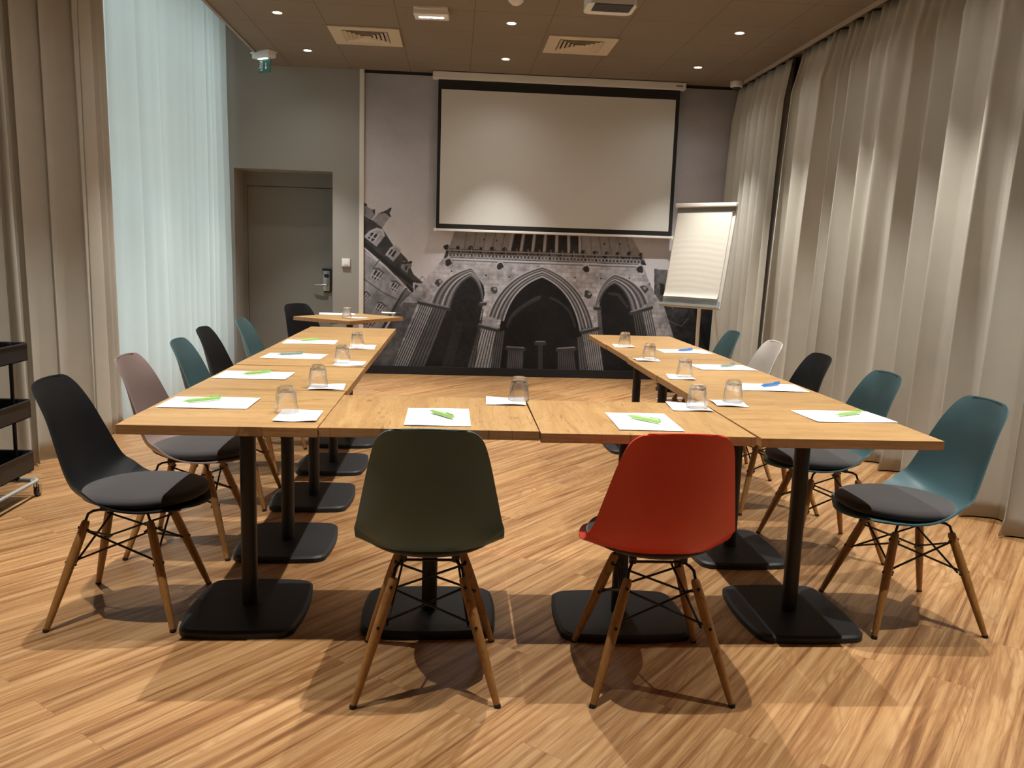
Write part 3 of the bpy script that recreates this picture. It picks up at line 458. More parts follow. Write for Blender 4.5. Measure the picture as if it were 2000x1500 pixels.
    at = me.color_attributes.new('print', 'FLOAT_COLOR', 'POINT'); c = np.ones((H * W, 4), np.float32)
    a = A.ravel(); c[:, 0] = a * 1.0; c[:, 1] = a * .985; c[:, 2] = a * 1.07; at.data.foreach_set('color', c.ravel())
    m = mat('printed_wallpaper', rough=.7, spec=.25); t = NT(m); n = t.new('Attribute', attribute_name='print'); t.l.new(n.outputs['Color'], t.b.inputs['Base Color'])
    o = link('photo_mural', me, m)
    tag(o, 'black and white wall mural of a gothic church front with three pointed arches', 'mural')
build_mural()

# ------------------------------------------------------------------ curtains
def curtain(name, y0, y1, z0, z1, fx, m, dy=.012, nz=34, thick=.003, zpow=1.0):
    ny = int(abs(y1 - y0) / dy) + 1; ys = [y0 + (y1 - y0) * k / ny for k in range(ny + 1)]; zs = [z0 + (z1 - z0) * (k / nz) ** zpow for k in range(nz + 1)]
    vs = []; fs = []
    for z in zs:
        for y in ys: vs.append(fx(y, z))
    n = ny + 1
    for j in range(nz):
        for i in range(ny): fs.append((j * n + i, j * n + i + 1, (j + 1) * n + i + 1, (j + 1) * n + i))
    me = bpy.data.meshes.new(name); me.from_pydata(vs, [], fs); me.update(); o = link(name, me, m, smooth=True)
    if thick: md = o.modifiers.new('thickness', 'SOLIDIFY'); md.thickness = thick; md.offset = 0
    return o
def phase_of(peaks):
    P_ = sorted(peaks)
    def f(y):
        if y <= P_[0]: return (y - P_[0]) / (P_[1] - P_[0])
        for k in range(len(P_) - 1):
            if y <= P_[k + 1]: return k + (y - P_[k]) / (P_[k + 1] - P_[k])
        return len(P_) - 1 + (y - P_[-1]) / (P_[-1] - P_[-2])
    return f
rr = random.Random(11)
pk = [7.18, 7.01, 6.60, 6.32, 6.10, 5.84, 5.60, 5.27, 5.02, 4.76, 4.40, 4.08, 3.76]
y = 3.76
while y > YB - .2: y -= rr.uniform(.24, .38); pk.append(y)
ph = phase_of(pk); amps = [rr.uniform(.65, 1.15) for _ in range(80)]
def fold(p, k=.30):
    f = p - math.floor(p)                   # 0 at a peak towards the room; asymmetric soft folds
    if f > .5: f -= 1
    return 1 - abs(2 * f) ** (1.9 - k)
def fx_near(y, z):
    p = ph(y); h = max(0, min(1, z / ZC)); a = amps[int(math.floor(p + .5)) % 80]
    low = (1 - h) ** .55
    gather = 1 - .45 * max(0, min(1, (h - .88) / .1)); amp = (.105 + .135 * low * a) * gather; a2 = amps[(int(math.floor(p)) * 3 + 7) % 80] - .42; x = 2.985 - .025 * low - amp * max(fold(p, 0), a2 * fold(p + .5, -.6) if p > 0 else 0)
    x += .012 * math.sin(9 * y + 2.1 * math.sin(3 * y)) * low
    if h > .8: x += -.018 * (h - .8) / .2 * math.sin(2 * math.pi * p * 3 + 1)
    if z < .16: x -= .05 * (1 - z / .16) ** 2 * (.5 + .5 * math.sin(7.3 * y + 1))
    return (x, y - .055 * math.sin(2 * math.pi * p + .6) * (.35 + .65 * low) * a, z)
c = curtain('curtain', 7.20, YB + .05, .008, ZC - .02, fx_near, M['drape'])
tag(c, 'long beige drape in deep folds along the right side, nearest the camera', 'curtain', 'floor length beige drapes')
pk2 = [8.80, 8.55, 8.33, 8.19, 8.02, 7.80, 7.55, 7.42]; ph2 = phase_of(pk2)
def fx_far(y, z):
    p = ph2(y); h = max(0, min(1, z / ZC)); low = (1 - h) ** .5
    yy = y; 
    if y < 7.75: yy = y + .10 * low * (7.75 - y) / .4 * -1
    x = 2.975 - .04 * low - (.07 + .115 * low * amps[int(p) % 80]) * fold(p, 0) * (1 - .3 * max(0, min(1, (h - .88) / .1)))
    return (x, yy, z)
c = curtain('curtain', 7.42, 8.85, .008, ZC - .02, fx_far, M['drape'])
tag(c, 'shorter beige drape in the far right corner behind the flipchart', 'curtain', 'floor length beige drapes')
pkl = [5.98, 5.86, 5.73, 5.63, 5.27, 5.06, 4.84, 4.70, 4.48, 4.2, 3.95, 3.7, 3.4, 3.1]
y = 3.1
while y > YB - .2: y -= rr.uniform(.2, .32); pkl.append(y)
phl = phase_of(pkl)
def fx_left(y, z):
    p = phl(y); low = 1 - min(1, z / ZT); a = amps[(int(math.floor(p + .5)) * 7 + 3) % 80]
    base = -2.345 - .295 * max(0, min(1, (5.3 - y) / 1.1))
    amp = (.10 + .06 * low) * (a if y < 5.5 else .5)
    return (base - .02 + amp * fold(p, 0) + .01 * math.sin(8 * y) * low, y - (.045 if y < 5.5 else .012) * math.sin(2 * math.pi * p), z)
c = curtain('curtain', 5.84, YB + .05, .012, ZT - .06, fx_left, M['drape'])
tag(c, 'beige drape drawn back at the left beside the sheer curtain', 'curtain', 'floor length beige drapes')
pks = []; y = 5.45
while y < 9: pks.append(y); y += rr.uniform(.11, .30)
phs = phase_of(pks)
def fx_sheer(y, z):
    p = phs(y); a = amps[(int(math.floor(p + .5)) * 5 + 1) % 80]; low = 1 - min(1, z / ZT)
    return (-2.412 + .092 * max(0, min(1, (y - 5.9) / .8)) + (.022 + .016 * low) * a * (.5 + .5 * math.cos(2 * math.pi * p)) + .01 * math.sin(3 * y + z), y + .012 * math.sin(2 * math.pi * p + .5 * math.sin(z * 1.3)), z)
c = curtain('sheer_curtain', 5.74, 8.84, .012, ZT - .06, fx_sheer, M['sheer'], dy=.009, thick=0)
tag(c, 'white sheer curtain with daylight glowing through it at the left', 'sheer curtain')

# ------------------------------------------------------------------ tables
TW, TD, TT = .596, .680, .030
def make_table():
    r = empty('cafe_table')
    bm = bmesh.new(); a_box(bm, (0, 0, .75 - TT / 2), (TW, TD, TT), bev=.0015); tt = finish('tabletop', bm, [M['oak'], M['oakedge']], r)
    for pl in tt.data.polygons:
        if abs(pl.normal.z) < .5: pl.material_index = 1
    bm = bmesh.new(); a_lathe(bm, [(0, .022), (.0275, .022), (.0275, .70), (0, .70)], 32); finish('column', bm, M['black'], r, auto=40)
    bm = bmesh.new(); a_prism(bm, rrect(.192, .228, .055, 6, .014), 0, .026, .012, .007); finish('base_plate', bm, M['plate'], r, auto=30)
    bm = bmesh.new(); a_box(bm, (0, 0, .709), (.34, .05, .022), bev=.003); a_box(bm, (0, 0, .7095), (.05, .42, .02), bev=.003); finish('top_bracket', bm, M['black'], r)
    return r
proto = make_table(); used = False
XLc = (-1.003 - .410) / 2; XRc = (.966 + 1.560) / 2 + .001
left_rows = ['nearest the camera, at the corner', 'second from the camera', 'middle table', 'fourth from the camera', 'farthest, towards the door']
right_rows = ['nearest the camera, at the corner', 'second from the camera', 'middle table', 'fourth from the camera', 'farthest, towards the flipchart']
def put_table(x, y, rz, label, group='tables joined in a u shape'):
    global used
    o = proto if not used else copy_tree(proto); used = True
    o.location = (x, y, random.choice((0, .0008, .0016))); o.rotation_euler = (0, 0, rz); o['label'] = label; o['category'] = 'table'
    for ch in o.children:
        if ch.name.startswith(('base_plate', 'column')): ch.location = Matrix.Rotation(-rz, 3, 'Z') @ Vector((0, .028, 0))
    if group: o['group'] = group
for k in range(5): put_table(XLc + random.uniform(-.002, .002), 2.508 + TD / 2 + k * .6865, math.radians((0, .15, -.1, .2, -.15)[k]), 'oak topped table in the left row, ' + left_rows[k])
for k in range(5): put_table(XRc + (0, .003, 0, .008, .002)[k], 2.468 + TD / 2 + k * .6822, 0, 'oak topped table in the right row, ' + right_rows[k])
put_table(-.0665, 2.512 + TW / 2 + .004, math.radians(90.0), 'oak topped table in the short front row behind the teal chair')
put_table(.6180, 2.486 + TW / 2, math.radians(89.6), 'oak topped table in the short front row behind the red chair')
put_table(-.865, 6.955, math.radians(-33.5), 'oak topped table standing alone and turned askew near the door', None)

# ------------------------------------------------------------------ shell chairs
KEYS = [(-.264, .826, .070, .004, -.004), (-.262, .828, .095, .008, -.004), (-.259, .822, .120, .013, -.006), (-.254, .805, .1385, .020, -.006), (-.246, .775, .151, .030, -.003), (-.230, .715, .166, .045, 0),
        (-.213, .640, .182, .060, 0), (-.196, .570, .196, .070, .004), (-.176, .510, .207, .072, .014), (-.148, .455, .214, .060, .046), (-.104, .418, .217, .042, .066), (-.045, .401, .220, .022, .052), (.03, .397, .224, .005, .032),
        (.10, .402, .222, -.003, .018), (.16, .408, .212, -.010, .011), (.21, .413, .194, -.018, .006), (.245, .414, .168, -.026, .002), (.268, .409, .130, -.030, 0), (.277, .400, .085, -.025, 0)]
def keyat(t):
    n = len(KEYS) - 1; s = t * n; i = min(int(s), n - 1); f = s - i
    g = lambda k: KEYS[max(0, min(n, k))]
    out = []
    for j in range(5):
        a, b, c_, d_ = g(i - 1)[j], g(i)[j], g(i + 1)[j], g(i + 2)[j]
        out.append(.5 * (2 * b + (c_ - a) * f + (2 * a - 5 * b + 4 * c_ - d_) * f * f + (3 * b - a - 3 * c_ + d_) * f ** 3))
    return out
def shell_mesh():
    NU, NV = 26, 58; vs = []; fs = []
    for j in range(NV + 1):
        cy, cz, hw, ey, ez = keyat(j / NV)
        for i in range(NU + 1):
            u = -1 + 2 * i / NU; a = abs(u); e = a ** 2.15
            vs.append((hw * u, cy + ey * e, cz + ez * e))
    n = NU + 1
    for j in range(NV):
        for i in range(NU): fs.append((j * n + i, j * n + i + 1, (j + 1) * n + i + 1, (j + 1) * n + i))
    me = bpy.data.meshes.new('shell'); me.from_pydata(vs, [], fs); me.update()
    bm = bmesh.new(); bm.from_mesh(me); bmesh.ops.recalc_face_normals(bm, faces=bm.faces)
    bmesh.ops.solidify(bm, geom=bm.faces[:], thickness=.0055)
    bm.to_mesh(me); bm.free(); return me
SHELL = shell_mesh()
def make_chair(shellmat, label):
    r = empty('shell_chair')
    me = SHELL.copy(); link('shell', me, shellmat, r, auto=50)
    bm = bmesh.new()
    prof = [(0, .412), (.150, .412), (.180, .418), (.200, .430), (.2035, .439), (.197, .449), (.176, .456), (.08, .460), (0, .461)]
    a_lathe(bm, prof, 48)
    for v in bm.verts: v.co.y = v.co.y * 1.03 + .062; v.co.x *= 1.0
    finish('seat_cushion', bm, M['cushion'], r, auto=60)
    tops = {}
    for sx_ in (-1, 1):
        for sy_ in (-1, 1):
            ft = Vector((sx_ * .207, sy_ * .207, 0)); tp = Vector((sx_ * .100, sy_ * .105, .352)); mx, L = axis_mx(ft, tp)
            bm = bmesh.new(); a_lathe(bm, [(0, .008), (.0095, .008), (.0115, .05), (.0150, .20), (.0158, .27), (.0150, .33), (.0135, L - .008), (.010, L), (0, L)], 18, mx)
            lg = finish('leg', bm, M['leg'], r, auto=40)
            bm = bmesh.new(); a_lathe(bm, [(0, 0), (.0105, 0), (.0105, .009), (0, .009)], 14, mx)
            for v in bm.verts: v.co.z = max(v.co.z, 0)
            finish('foot_glide', bm, M['rubber'], lg)
            bm = bmesh.new(); d = (tp - ft).normalized(); out = Vector((0, sy_, 0)); out = (out - d * out.dot(d)).normalized()
            bm.free()
            for s in (.215, .325):
                bm = bmesh.new(); p = ft + (tp - ft) * (s / .352); a_rod(bm, p - out * .019, p + out * .0175, .0052, n=10)
                finish('bolt', bm, M['black'], lg)
            tops[(sx_, sy_)] = (ft, tp)
    bm = bmesh.new()
    at = lambda k, z: tops[k][0] + (tops[k][1] - tops[k][0]) * (z / .352)
    for a, b in (((-1, -1), (1, -1)), ((-1, 1), (1, 1)), ((-1, -1), (-1, 1)), ((1, -1), (1, 1))):
        for p, q_ in ((a, b), (b, a)):
            A_ = at(p, .318); B_ = at(q_, .215); inn = (Vector((0, 0, 0)) - Vector((A_.x + B_.x, A_.y + B_.y, 0))); inn.normalize()
            o_ = inn * .014 * (1 if p == a else 1.7)
            a_rod(bm, A_ + o_, B_ + o_, .0038, n=8)
    for k, (ft, tp) in tops.items():
        p = at(k, .345); s = Vector((k[0] * .078, k[1] * .055, .394)) if k[1] < 0 else Vector((k[0] * .078, k[1] * .085, .394))
        a_tube(bm, [at(k, .30) * .96 + Vector((0, 0, .012)), p * 1.0 + Vector((0, 0, .006)), p + Vector((-k[0] * .004, -k[1] * .008, .030)), p + Vector((-k[0] * .012, -k[1] * .022, .038)), s + Vector((0, 0, -.008)), s], .0048, 8)
        a_rod(bm, s + Vector((0, 0, -.012)), s + Vector((0, 0, .008)), .012, n=12)
    a_rod(bm, (-.078, -.055, .386), (.078, -.055, .386), .0045, n=8); a_rod(bm, (-.078, .085, .386), (.078, .085, .386), .0045, n=8)
    a_rod(bm, (-.078, -.055, .386), (-.078, .085, .386), .0045, n=8); a_rod(bm, (.078, -.055, .386), (.078, .085, .386), .0045, n=8)
    finish('wire_frame', bm, M['black'], r, auto=50)
    r['label'] = label; r['category'] = 'chair'; r['group'] = 'moulded shell chairs around the tables'; return r
def place(o, x, y, face, label):
    o.location = (x, y, 0); o.rotation_euler = (0, 0, math.radians(face) - math.pi / 2); o['label'] = label
    return o
# face = compass of the sitter in degrees, 90 looks away from the camera
ct = make_chair(M['teal'], 'x'); place(ct, -.057, 2.42, 90, 'dark teal shell chair seen from behind at the short front row')
cred = make_chair(M['red'], 'x'); place(cred, .634, 2.415, 89.5, 'red shell chair seen from behind at the short front row')
cb_ = make_chair(M['darkshell'], 'x'); place(cb_, -1.127, 2.905, 0, 'black shell chair with wooden legs at the near left corner table')
cp = make_chair(M['pink'], 'x'); place(cp, -1.122, 3.565, 0, 'dusty pink shell chair in the left row')
place(copy_tree(ct), -1.125, 4.235, 1, 'teal shell chair in the left row between the pink and a black chair')
place(copy_tree(cb_), -1.20, 4.90, 0, 'black shell chair in the left row between two teal chairs')
place(copy_tree(ct), -1.15, 5.56, -1, 'teal shell chair farthest back in the left row, against the grey wall')
place(copy_tree(cb_), -1.165, 7.14, -37, 'black shell chair at the lone table in front of the door')
place(copy_tree(ct), 1.700, 2.855, 181, 'teal shell chair at the near right corner table')
place(copy_tree(ct), 1.700, 3.56, 180, 'teal shell chair second from the camera in the right row')
place(copy_tree(cb_), 1.705, 4.25, 180, 'black shell chair in the right row')
cw = make_chair(M['cream'], 'x'); place(cw, 1.715, 4.93, 180, 'white shell chair in the right row')
place(copy_tree(ct), 1.69, 5.60, 180, 'teal shell chair farthest back in the right row, beyond the white chair')

# ------------------------------------------------------------------ things on the tables
ZS = .7519
def sheet(corners, name, m, label, cat, group, lift=0, th=.0006, wob=.0012, n=8):
    """thin sheet through 4 table-plane corners with slightly lifted edges"""
    cs = [Vector((*c_, 0)) for c_ in corners]; cen = sum(cs, Vector()) / 4
    bm = bmesh.new(); g = []
    for j in range(n + 1):
        row = []
        for i in range(n + 1):
            u, v = i / n, j / n; p = cs[0].lerp(cs[3], u).lerp(cs[1].lerp(cs[2], u), v)
            e = max(abs(u - .5), abs(v - .5)) * 2; z = wob * max(0, e - .6) / .4 * (.5 + .5 * math.sin(5 * u + 4 * v + cen.x * 9 + cen.y * 5))
            row.append(bm.verts.new((p.x - cen.x, p.y - cen.y, z)))
        g.append(row)
    fs = [bm.faces.new((g[j][i], g[j][i + 1], g[j + 1][i + 1], g[j + 1][i])) for j in range(n) for i in range(n)]
    r = bmesh.ops.extrude_face_region(bm, geom=fs)
    for v in r['geom']:
        if isinstance(v, bmesh.types.BMVert): v.co.z += th
    o = finish(name, bm, m); o.location = (cen.x, cen.y, ZS + lift); return tag(o, label, cat, group)
def rect_at(cx, cy, w_, h_, ang):
    a = math.radians(ang); c_, s_ = math.cos(a), math.sin(a)
    return [(cx + x * c_ - y * s_, cy + x * s_ + y * c_) for x, y in ((-w_ / 2, -h_ / 2), (-w_ / 2, h_ / 2), (w_ / 2, h_ / 2), (w_ / 2, -h_ / 2))]
spot = {'L1': 'on the nearest table of the left row', 'L2': 'on the second table of the left row', 'L3': 'on the middle table of the left row', 'L4': 'on the fourth table of the left row',
        'C1': 'on the front table behind the teal chair', 'C2': 'on the front table behind the red chair', 'R1': 'on the nearest table of the right row', 'R2': 'on the second table of the right row',
        'R3': 'on the middle table of the right row', 'R4': 'on the fourth table of the right row', 'D': 'on the lone table near the door'}
spot_g = dict(spot)
papers = {'L1': (-.835, 2.890, .297, .21, .5), 'L2': (-.839, 3.551, .297, .21, -1), 'L3': (-.800, 4.234, .297, .21, -2), 'L4': (-.836, 4.917, .297, .21, 2),
          'C1': (-.045, 2.710, .21, .293, .5), 'C2': (.641, 2.693, .21, .293, -1), 'R1': (1.412, 2.855, .297, .21, 2.5), 'R2': (1.392, 3.518, .29, .205, -4),
          'R3': (1.398, 4.177, .295, .205, 2), 'R4': (1.391, 4.9, .295, .205, 2), 'D': (-1.0, 7.20, .297, .21, 10)}
for k, (x, y, w_, h_, a) in papers.items():
    sheet(rect_at(x, y, w_, h_, a), 'paper_sheet', M['paper'], 'white blank sheet of paper ' + spot[k], 'paper', 'sheets of paper laid at each seat')
    if k not in ('D',):
        pass
def make_pen(m):
    r = empty('pen')
    bm = bmesh.new(); a_lathe(bm, [(0, -.072), (.0015, -.070), (.0035, -.058), (.0062, -.05), (.0066, 0), (.0064, .060), (.005, .066), (0, .067)], 14, Matrix.Rotation(math.pi / 2, 4, 'Y'))
    finish('barrel', bm, m, r, auto=40)
    bm = bmesh.new(); a_box(bm, (.045, 0, .0085), (.040, .0045, .0022), bev=.0007); a_box(bm, (.062, 0, .006), (.005, .0045, .007)); finish('clip', bm, m, r)
    return r
pens = [('L1', (-.922, 2.854), (-.81, 2.95), 'green'), ('L2', (-.879, 3.526), (-.789, 3.62), 'green'), ('L3', (-.878, 4.224), (-.774, 4.30), 'greygreen'), ('L4', (-.889, 4.919), (-.812, 5.0), 'green'),
        ('C1', (-.074, 2.775), (.008, 2.66), 'green'), ('C2', (.599, 2.754), (.692, 2.641), 'green'), ('R1', (1.379, 2.84), (1.504, 2.905), 'green'), ('R2', (1.355, 3.511), (1.461, 3.582), 'blue'),
        ('R3', (1.378, 4.161), (1.483, 4.24), 'greygreen'), ('R4', (1.35, 4.868), (1.453, 4.94), 'blue')]
pp = {}
for k, a, b, c_ in pens:
    if c_ not in pp: o = pp[c_] = make_pen(M[c_])
    else: o = copy_tree(pp[c_])
    o.location = ((a[0] + b[0]) / 2, (a[1] + b[1]) / 2, ZS + .0093); o.rotation_euler = (0, 0, math.atan2(b[1] - a[1], b[0] - a[0]))
    tag(o, {'green': 'bright green', 'blue': 'blue', 'greygreen': 'grey green'}[c_] + ' pen lying on the paper ' + spot[k], 'pen', 'pens on the sheets of paper')
naps = {'L1': (-.495, 2.680, .135, .185, 2), 'L2': (-.492, 3.272, .135, .13, 3), 'L3': (-.494, 3.988, .14, .17, 1), 'L4': (-.508, 4.70, .14, .19, 1), 'C1': (.199, 3.030, .145, .155, -2), 'C2': (.881, 2.987, .145, .165, -4),
        'R1': (1.065, 3.080, .120, .135, -5), 'R2': (1.064, 3.772, .12, .145, -8), 'R3': (1.054, 4.429, .13, .13, -1), 'R4': (1.066, 5.11, .125, .145, -3), 'D': (-.79, 6.80, .15, .12, 30)}
for k, (x, y, w_, h_, a) in naps.items():
    sheet(rect_at(x, y, w_, h_, a), 'paper_napkin', M['napkin'], 'small white paper napkin under the glass ' + spot[k], 'napkin', 'paper napkins under the glasses', th=.0012, wob=.004)
# faceted tumbler, standing upside down: wide rim below, thick foot on top
def make_glass():
    H = .086; n = 36; ro = lambda z: .0395 - .0105 * (z / H) ** 1.2
    prof_o = [(ro(z) , z) for z in (0, .006, .014, .022, .03, .042, .055, .068, .078)] + [(.0265, .083), (.022, .086)]
    bm = bmesh.new(); rings = []
    for idx, (r_, z) in enumerate(prof_o):
        ring = []
        for k in range(n):
            a = 2 * math.pi * k / n; f = 0
            if .02 < z < .08:
                ph_ = (k % 4) / 4; f = .0016 * (1 - abs(ph_ - .5) * 2)      # nine hollow facets
            ring.append(bm.verts.new(((r_ - f) * math.cos(a), (r_ - f) * math.sin(a), z)))
        rings.append(ring)
    prof_i = [(.0365, .0), (.0355, .012), (.0335, .03), (.0300, .05), (.0262, .066), (.020, .071), (.010, .0725)]
    irings = [[bm.verts.new((r_ * math.cos(2 * math.pi * k / n), r_ * math.sin(2 * math.pi * k / n), z)) for k in range(n)] for r_, z in prof_i]
    for L in (rings, irings):
        for a, b in zip(L, L[1:]):
            for k in range(n): bm.faces.new((a[k], a[(k + 1) % n], b[(k + 1) % n], b[k]))
    for k in range(n): bm.faces.new((rings[0][k], irings[0][k], irings[0][(k + 1) % n], rings[0][(k + 1) % n]))
    bm.faces.new(rings[-1]); bm.faces.new(irings[-1])
    return finish('tumbler', bm, M['glass'], auto=28)
gl = {'L1': (-.545, 2.735), 'L2': (-.529, 3.272), 'L3': (-.530, 4.006), 'L4': (-.539, 4.69), 'C1': (.250, 3.06), 'C2': (.905, 2.965), 'R1': (1.09, 3.11), 'R2': (1.088, 3.79), 'R3': (1.075, 4.45), 'R4': (1.075, 5.12), 'D': (-.865, 6.80)}
g0 = None
for k, (x, y) in gl.items():
    if g0 is None: o = g0 = make_glass()
    else: o = g0.copy(); COL.objects.link(o)
    o.location = (x, y, ZS + .0032); o.rotation_euler = (0, 0, random.random())
    tag(o, 'clear faceted tumbler turned upside down ' + spot[k], 'glass', 'upturned drinking glasses')
# whiteboard marker on the lone table
mk = empty('whiteboard_marker', (-.55, 7.335, ZS + .0088), math.radians(-24), 'white marker with a black cap lying on the lone table near the door', 'marker')
bm = bmesh.new(); a_lathe(bm, [(0, -.09), (.0085, -.09), (.0085, .045), (0, .045)], 16, Matrix.Rotation(math.pi / 2, 4, 'Y')); finish('barrel', bm, M['white'], mk, auto=40)
bm = bmesh.new(); a_lathe(bm, [(0, .045), (.0088, .045), (.0088, .088), (.006, .092), (0, .092)], 16, Matrix.Rotation(math.pi / 2, 4, 'Y')); finish('cap', bm, M['black'], mk, auto=40)

# ------------------------------------------------------------------ projection screen
scr = empty('projection_screen', (1.045, 8.80, 3.10), 0, 'wide pull down projection screen with black border hanging over the mural', 'screen')
def sb(bm, x0, x1, y0, y1, z0, z1, bev=0): return a_box2(bm, x0 - 1.045, x1 - 1.045, y0 - 8.80, y1 - 8.80, z0 - 3.10, z1 - 3.10, bev)
bm = bmesh.new(); sb(bm, -.262, 2.335, 8.745, 8.845, 3.040, 3.108, .006); cs_ = finish('screen_case', bm, M['whitemetal'], scr)
bm = bmesh.new(); sb(bm, 2.23, 2.30, 8.7435, 8.746, 3.068, 3.078); finish('maker_badge', bm, M['black'], cs_)
bm = bmesh.new(); sb(bm, -.205, 2.290, 8.799, 8.801, 1.553, 3.045); finish('screen_border', bm, M['blackrev'], scr)
bm = bmesh.new(); sb(bm, -.172, 2.250, 8.7975, 8.799, 1.602, 2.945); finish('projection_surface', bm, M['screen'], scr)
bm = bmesh.new(); sb(bm, -.205, 2.290, 8.788, 8.812, 1.528, 1.553, .004); fb = finish('bottom_bar', bm, M['whitemetal'], scr)
bm = bmesh.new(); sb(bm, 2.285, 2.315, 8.784, 8.816, 1.520, 1.556, .004); finish('end_cap', bm, M['white'], fb)
bm = bmesh.new(); sb(bm, -.228, -.20, 8.784, 8.816, 1.520, 1.556, .004); finish('end_cap', bm, M['white'], fb)

# ------------------------------------------------------------------ flipchart
fc = empty('flipchart', (2.169, 7.365, 0), -.843, 'white flipchart stand with a blank paper pad in front of the far drape', 'flipchart')
Rl = Matrix.Rotation(-.193, 3, 'X')      # leaning back
FZ = 1.351; FH = .949; FWd = .60
def fbox(bm, x, y, z, sx_, sy_, sz_, bev=0):
    p = Rl @ Vector((x, y, z)); return a_box(bm, (p.x, p.y, p.z + FZ), (sx_, sy_, sz_), rot=Rl, bev=bev)
bm = bmesh.new(); fbox(bm, 0, .018, 0, FWd, .018, FH, .003); finish('board', bm, M['whitemetal'], fc)
bm = bmesh.new(); fbox(bm, 0, -.010, FH / 2 - .024, FWd + .02, .04, .036, .008); finish('clamp_bar', bm, M['white'], fc)
bm = bmesh.new(); fbox(bm, 0, -.002, FH / 2 - .066, FWd - .01, .010, .05, .002); finish('pad_header', bm, M['header'], fc)
bm = bmesh.new(); g = []
NX, NZ = 14, 60
for j in range(NZ + 1):
    row = []
    for i in range(NX + 1):
        u = i / NX; v = j / NZ; z = FH / 2 - .085 - v * .775
        yb = -.006 - .0008 * math.sin(v * 95 + 2 * math.sin(u * 4)) * min(1, v * 2.2) * .55 - (.016 * max(0, (v - .93) / .07) ** 2) - .004 * math.sin(u * 3.1) * v
        p = Rl @ Vector(((-.5 + u) * (FWd - .045) - .006, yb, z)); row.append(bm.verts.new((p.x, p.y, p.z + FZ)))
    g.append(row)
fs = [bm.faces.new((g[j][i], g[j][i + 1], g[j + 1][i + 1], g[j + 1][i])) for j in range(NZ) for i in range(NX)]
r = bmesh.ops.extrude_face_region(bm, geom=fs)
dv = Rl @ Vector((0, .010, 0))
for v in r['geom']:
    if isinstance(v, bmesh.types.BMVert): v.co += dv
finish('paper_pad', bm, M['flippaper'], fc, auto=40)
bm = bmesh.new(); fbox(bm, 0, -.028, -FH / 2 + .006, FWd, .075, .008, .002); fbox(bm, 0, -.064, -FH / 2 + .016, FWd, .005, .022, .001); fbox(bm, 0, .004, -FH / 2 + .040, FWd - .02, .006, .06); finish('pen_tray', bm, M['greyplate'], fc)
bm = bmesh.new()
a_rod(bm, (.012, .055, 1.32), (.012, .055, .0), .0165, n=16)
finish('pole', bm, M['whitemetal'], fc, auto=40)
bm = bmesh.new(); a_rod(bm, (0, .17, 1.47), (0, .58, 0), .013, n=14); finish('leg', bm, M['whitemetal'], fc, auto=40)
for s in (-1, 1): bm = bmesh.new(); a_rod(bm, (.012, .055, .05), (s * .33, -.03, .0), .012, n=12); finish('leg', bm, M['whitemetal'], fc, auto=40)
# markers in the tray are separate things
fmx = fc.matrix_basis.copy(); fmx = Matrix.Translation((2.169, 7.365, 0)) @ Matrix.Rotation(-.843, 4, 'Z')
for i, (x, L, c_, nm) in enumerate([(-.25, .03, 'rubber', 'tiny black magnet at the left end of the flipchart tray'), (-.165, .12, 'black', 'dark marker in the flipchart tray, left of the red one'), (-.055, .085, 'pink_mark', 'red marker in the flipchart tray'), (.045, .10, 'rubber', 'dark marker in the flipchart tray, right of the red one')]):
    p = Rl @ Vector((x * .94, -.034, -FH / 2 + .0225)); p.z += FZ; p = fmx @ p
    bm = bmesh.new(); a_lathe(bm, [(0, -L / 2), (.009, -L / 2), (.010, 0), (.009, L / 2), (0, L / 2)], 12, Matrix.Rotation(math.pi / 2, 4, 'Y'))
    o = finish('marker' if i else 'magnet', bm, M[c_], auto=40); o.location = p; o.rotation_euler = (0, 0, -.843); tag(o, nm, 'marker' if i else 'magnet', 'bits in the flipchart tray')

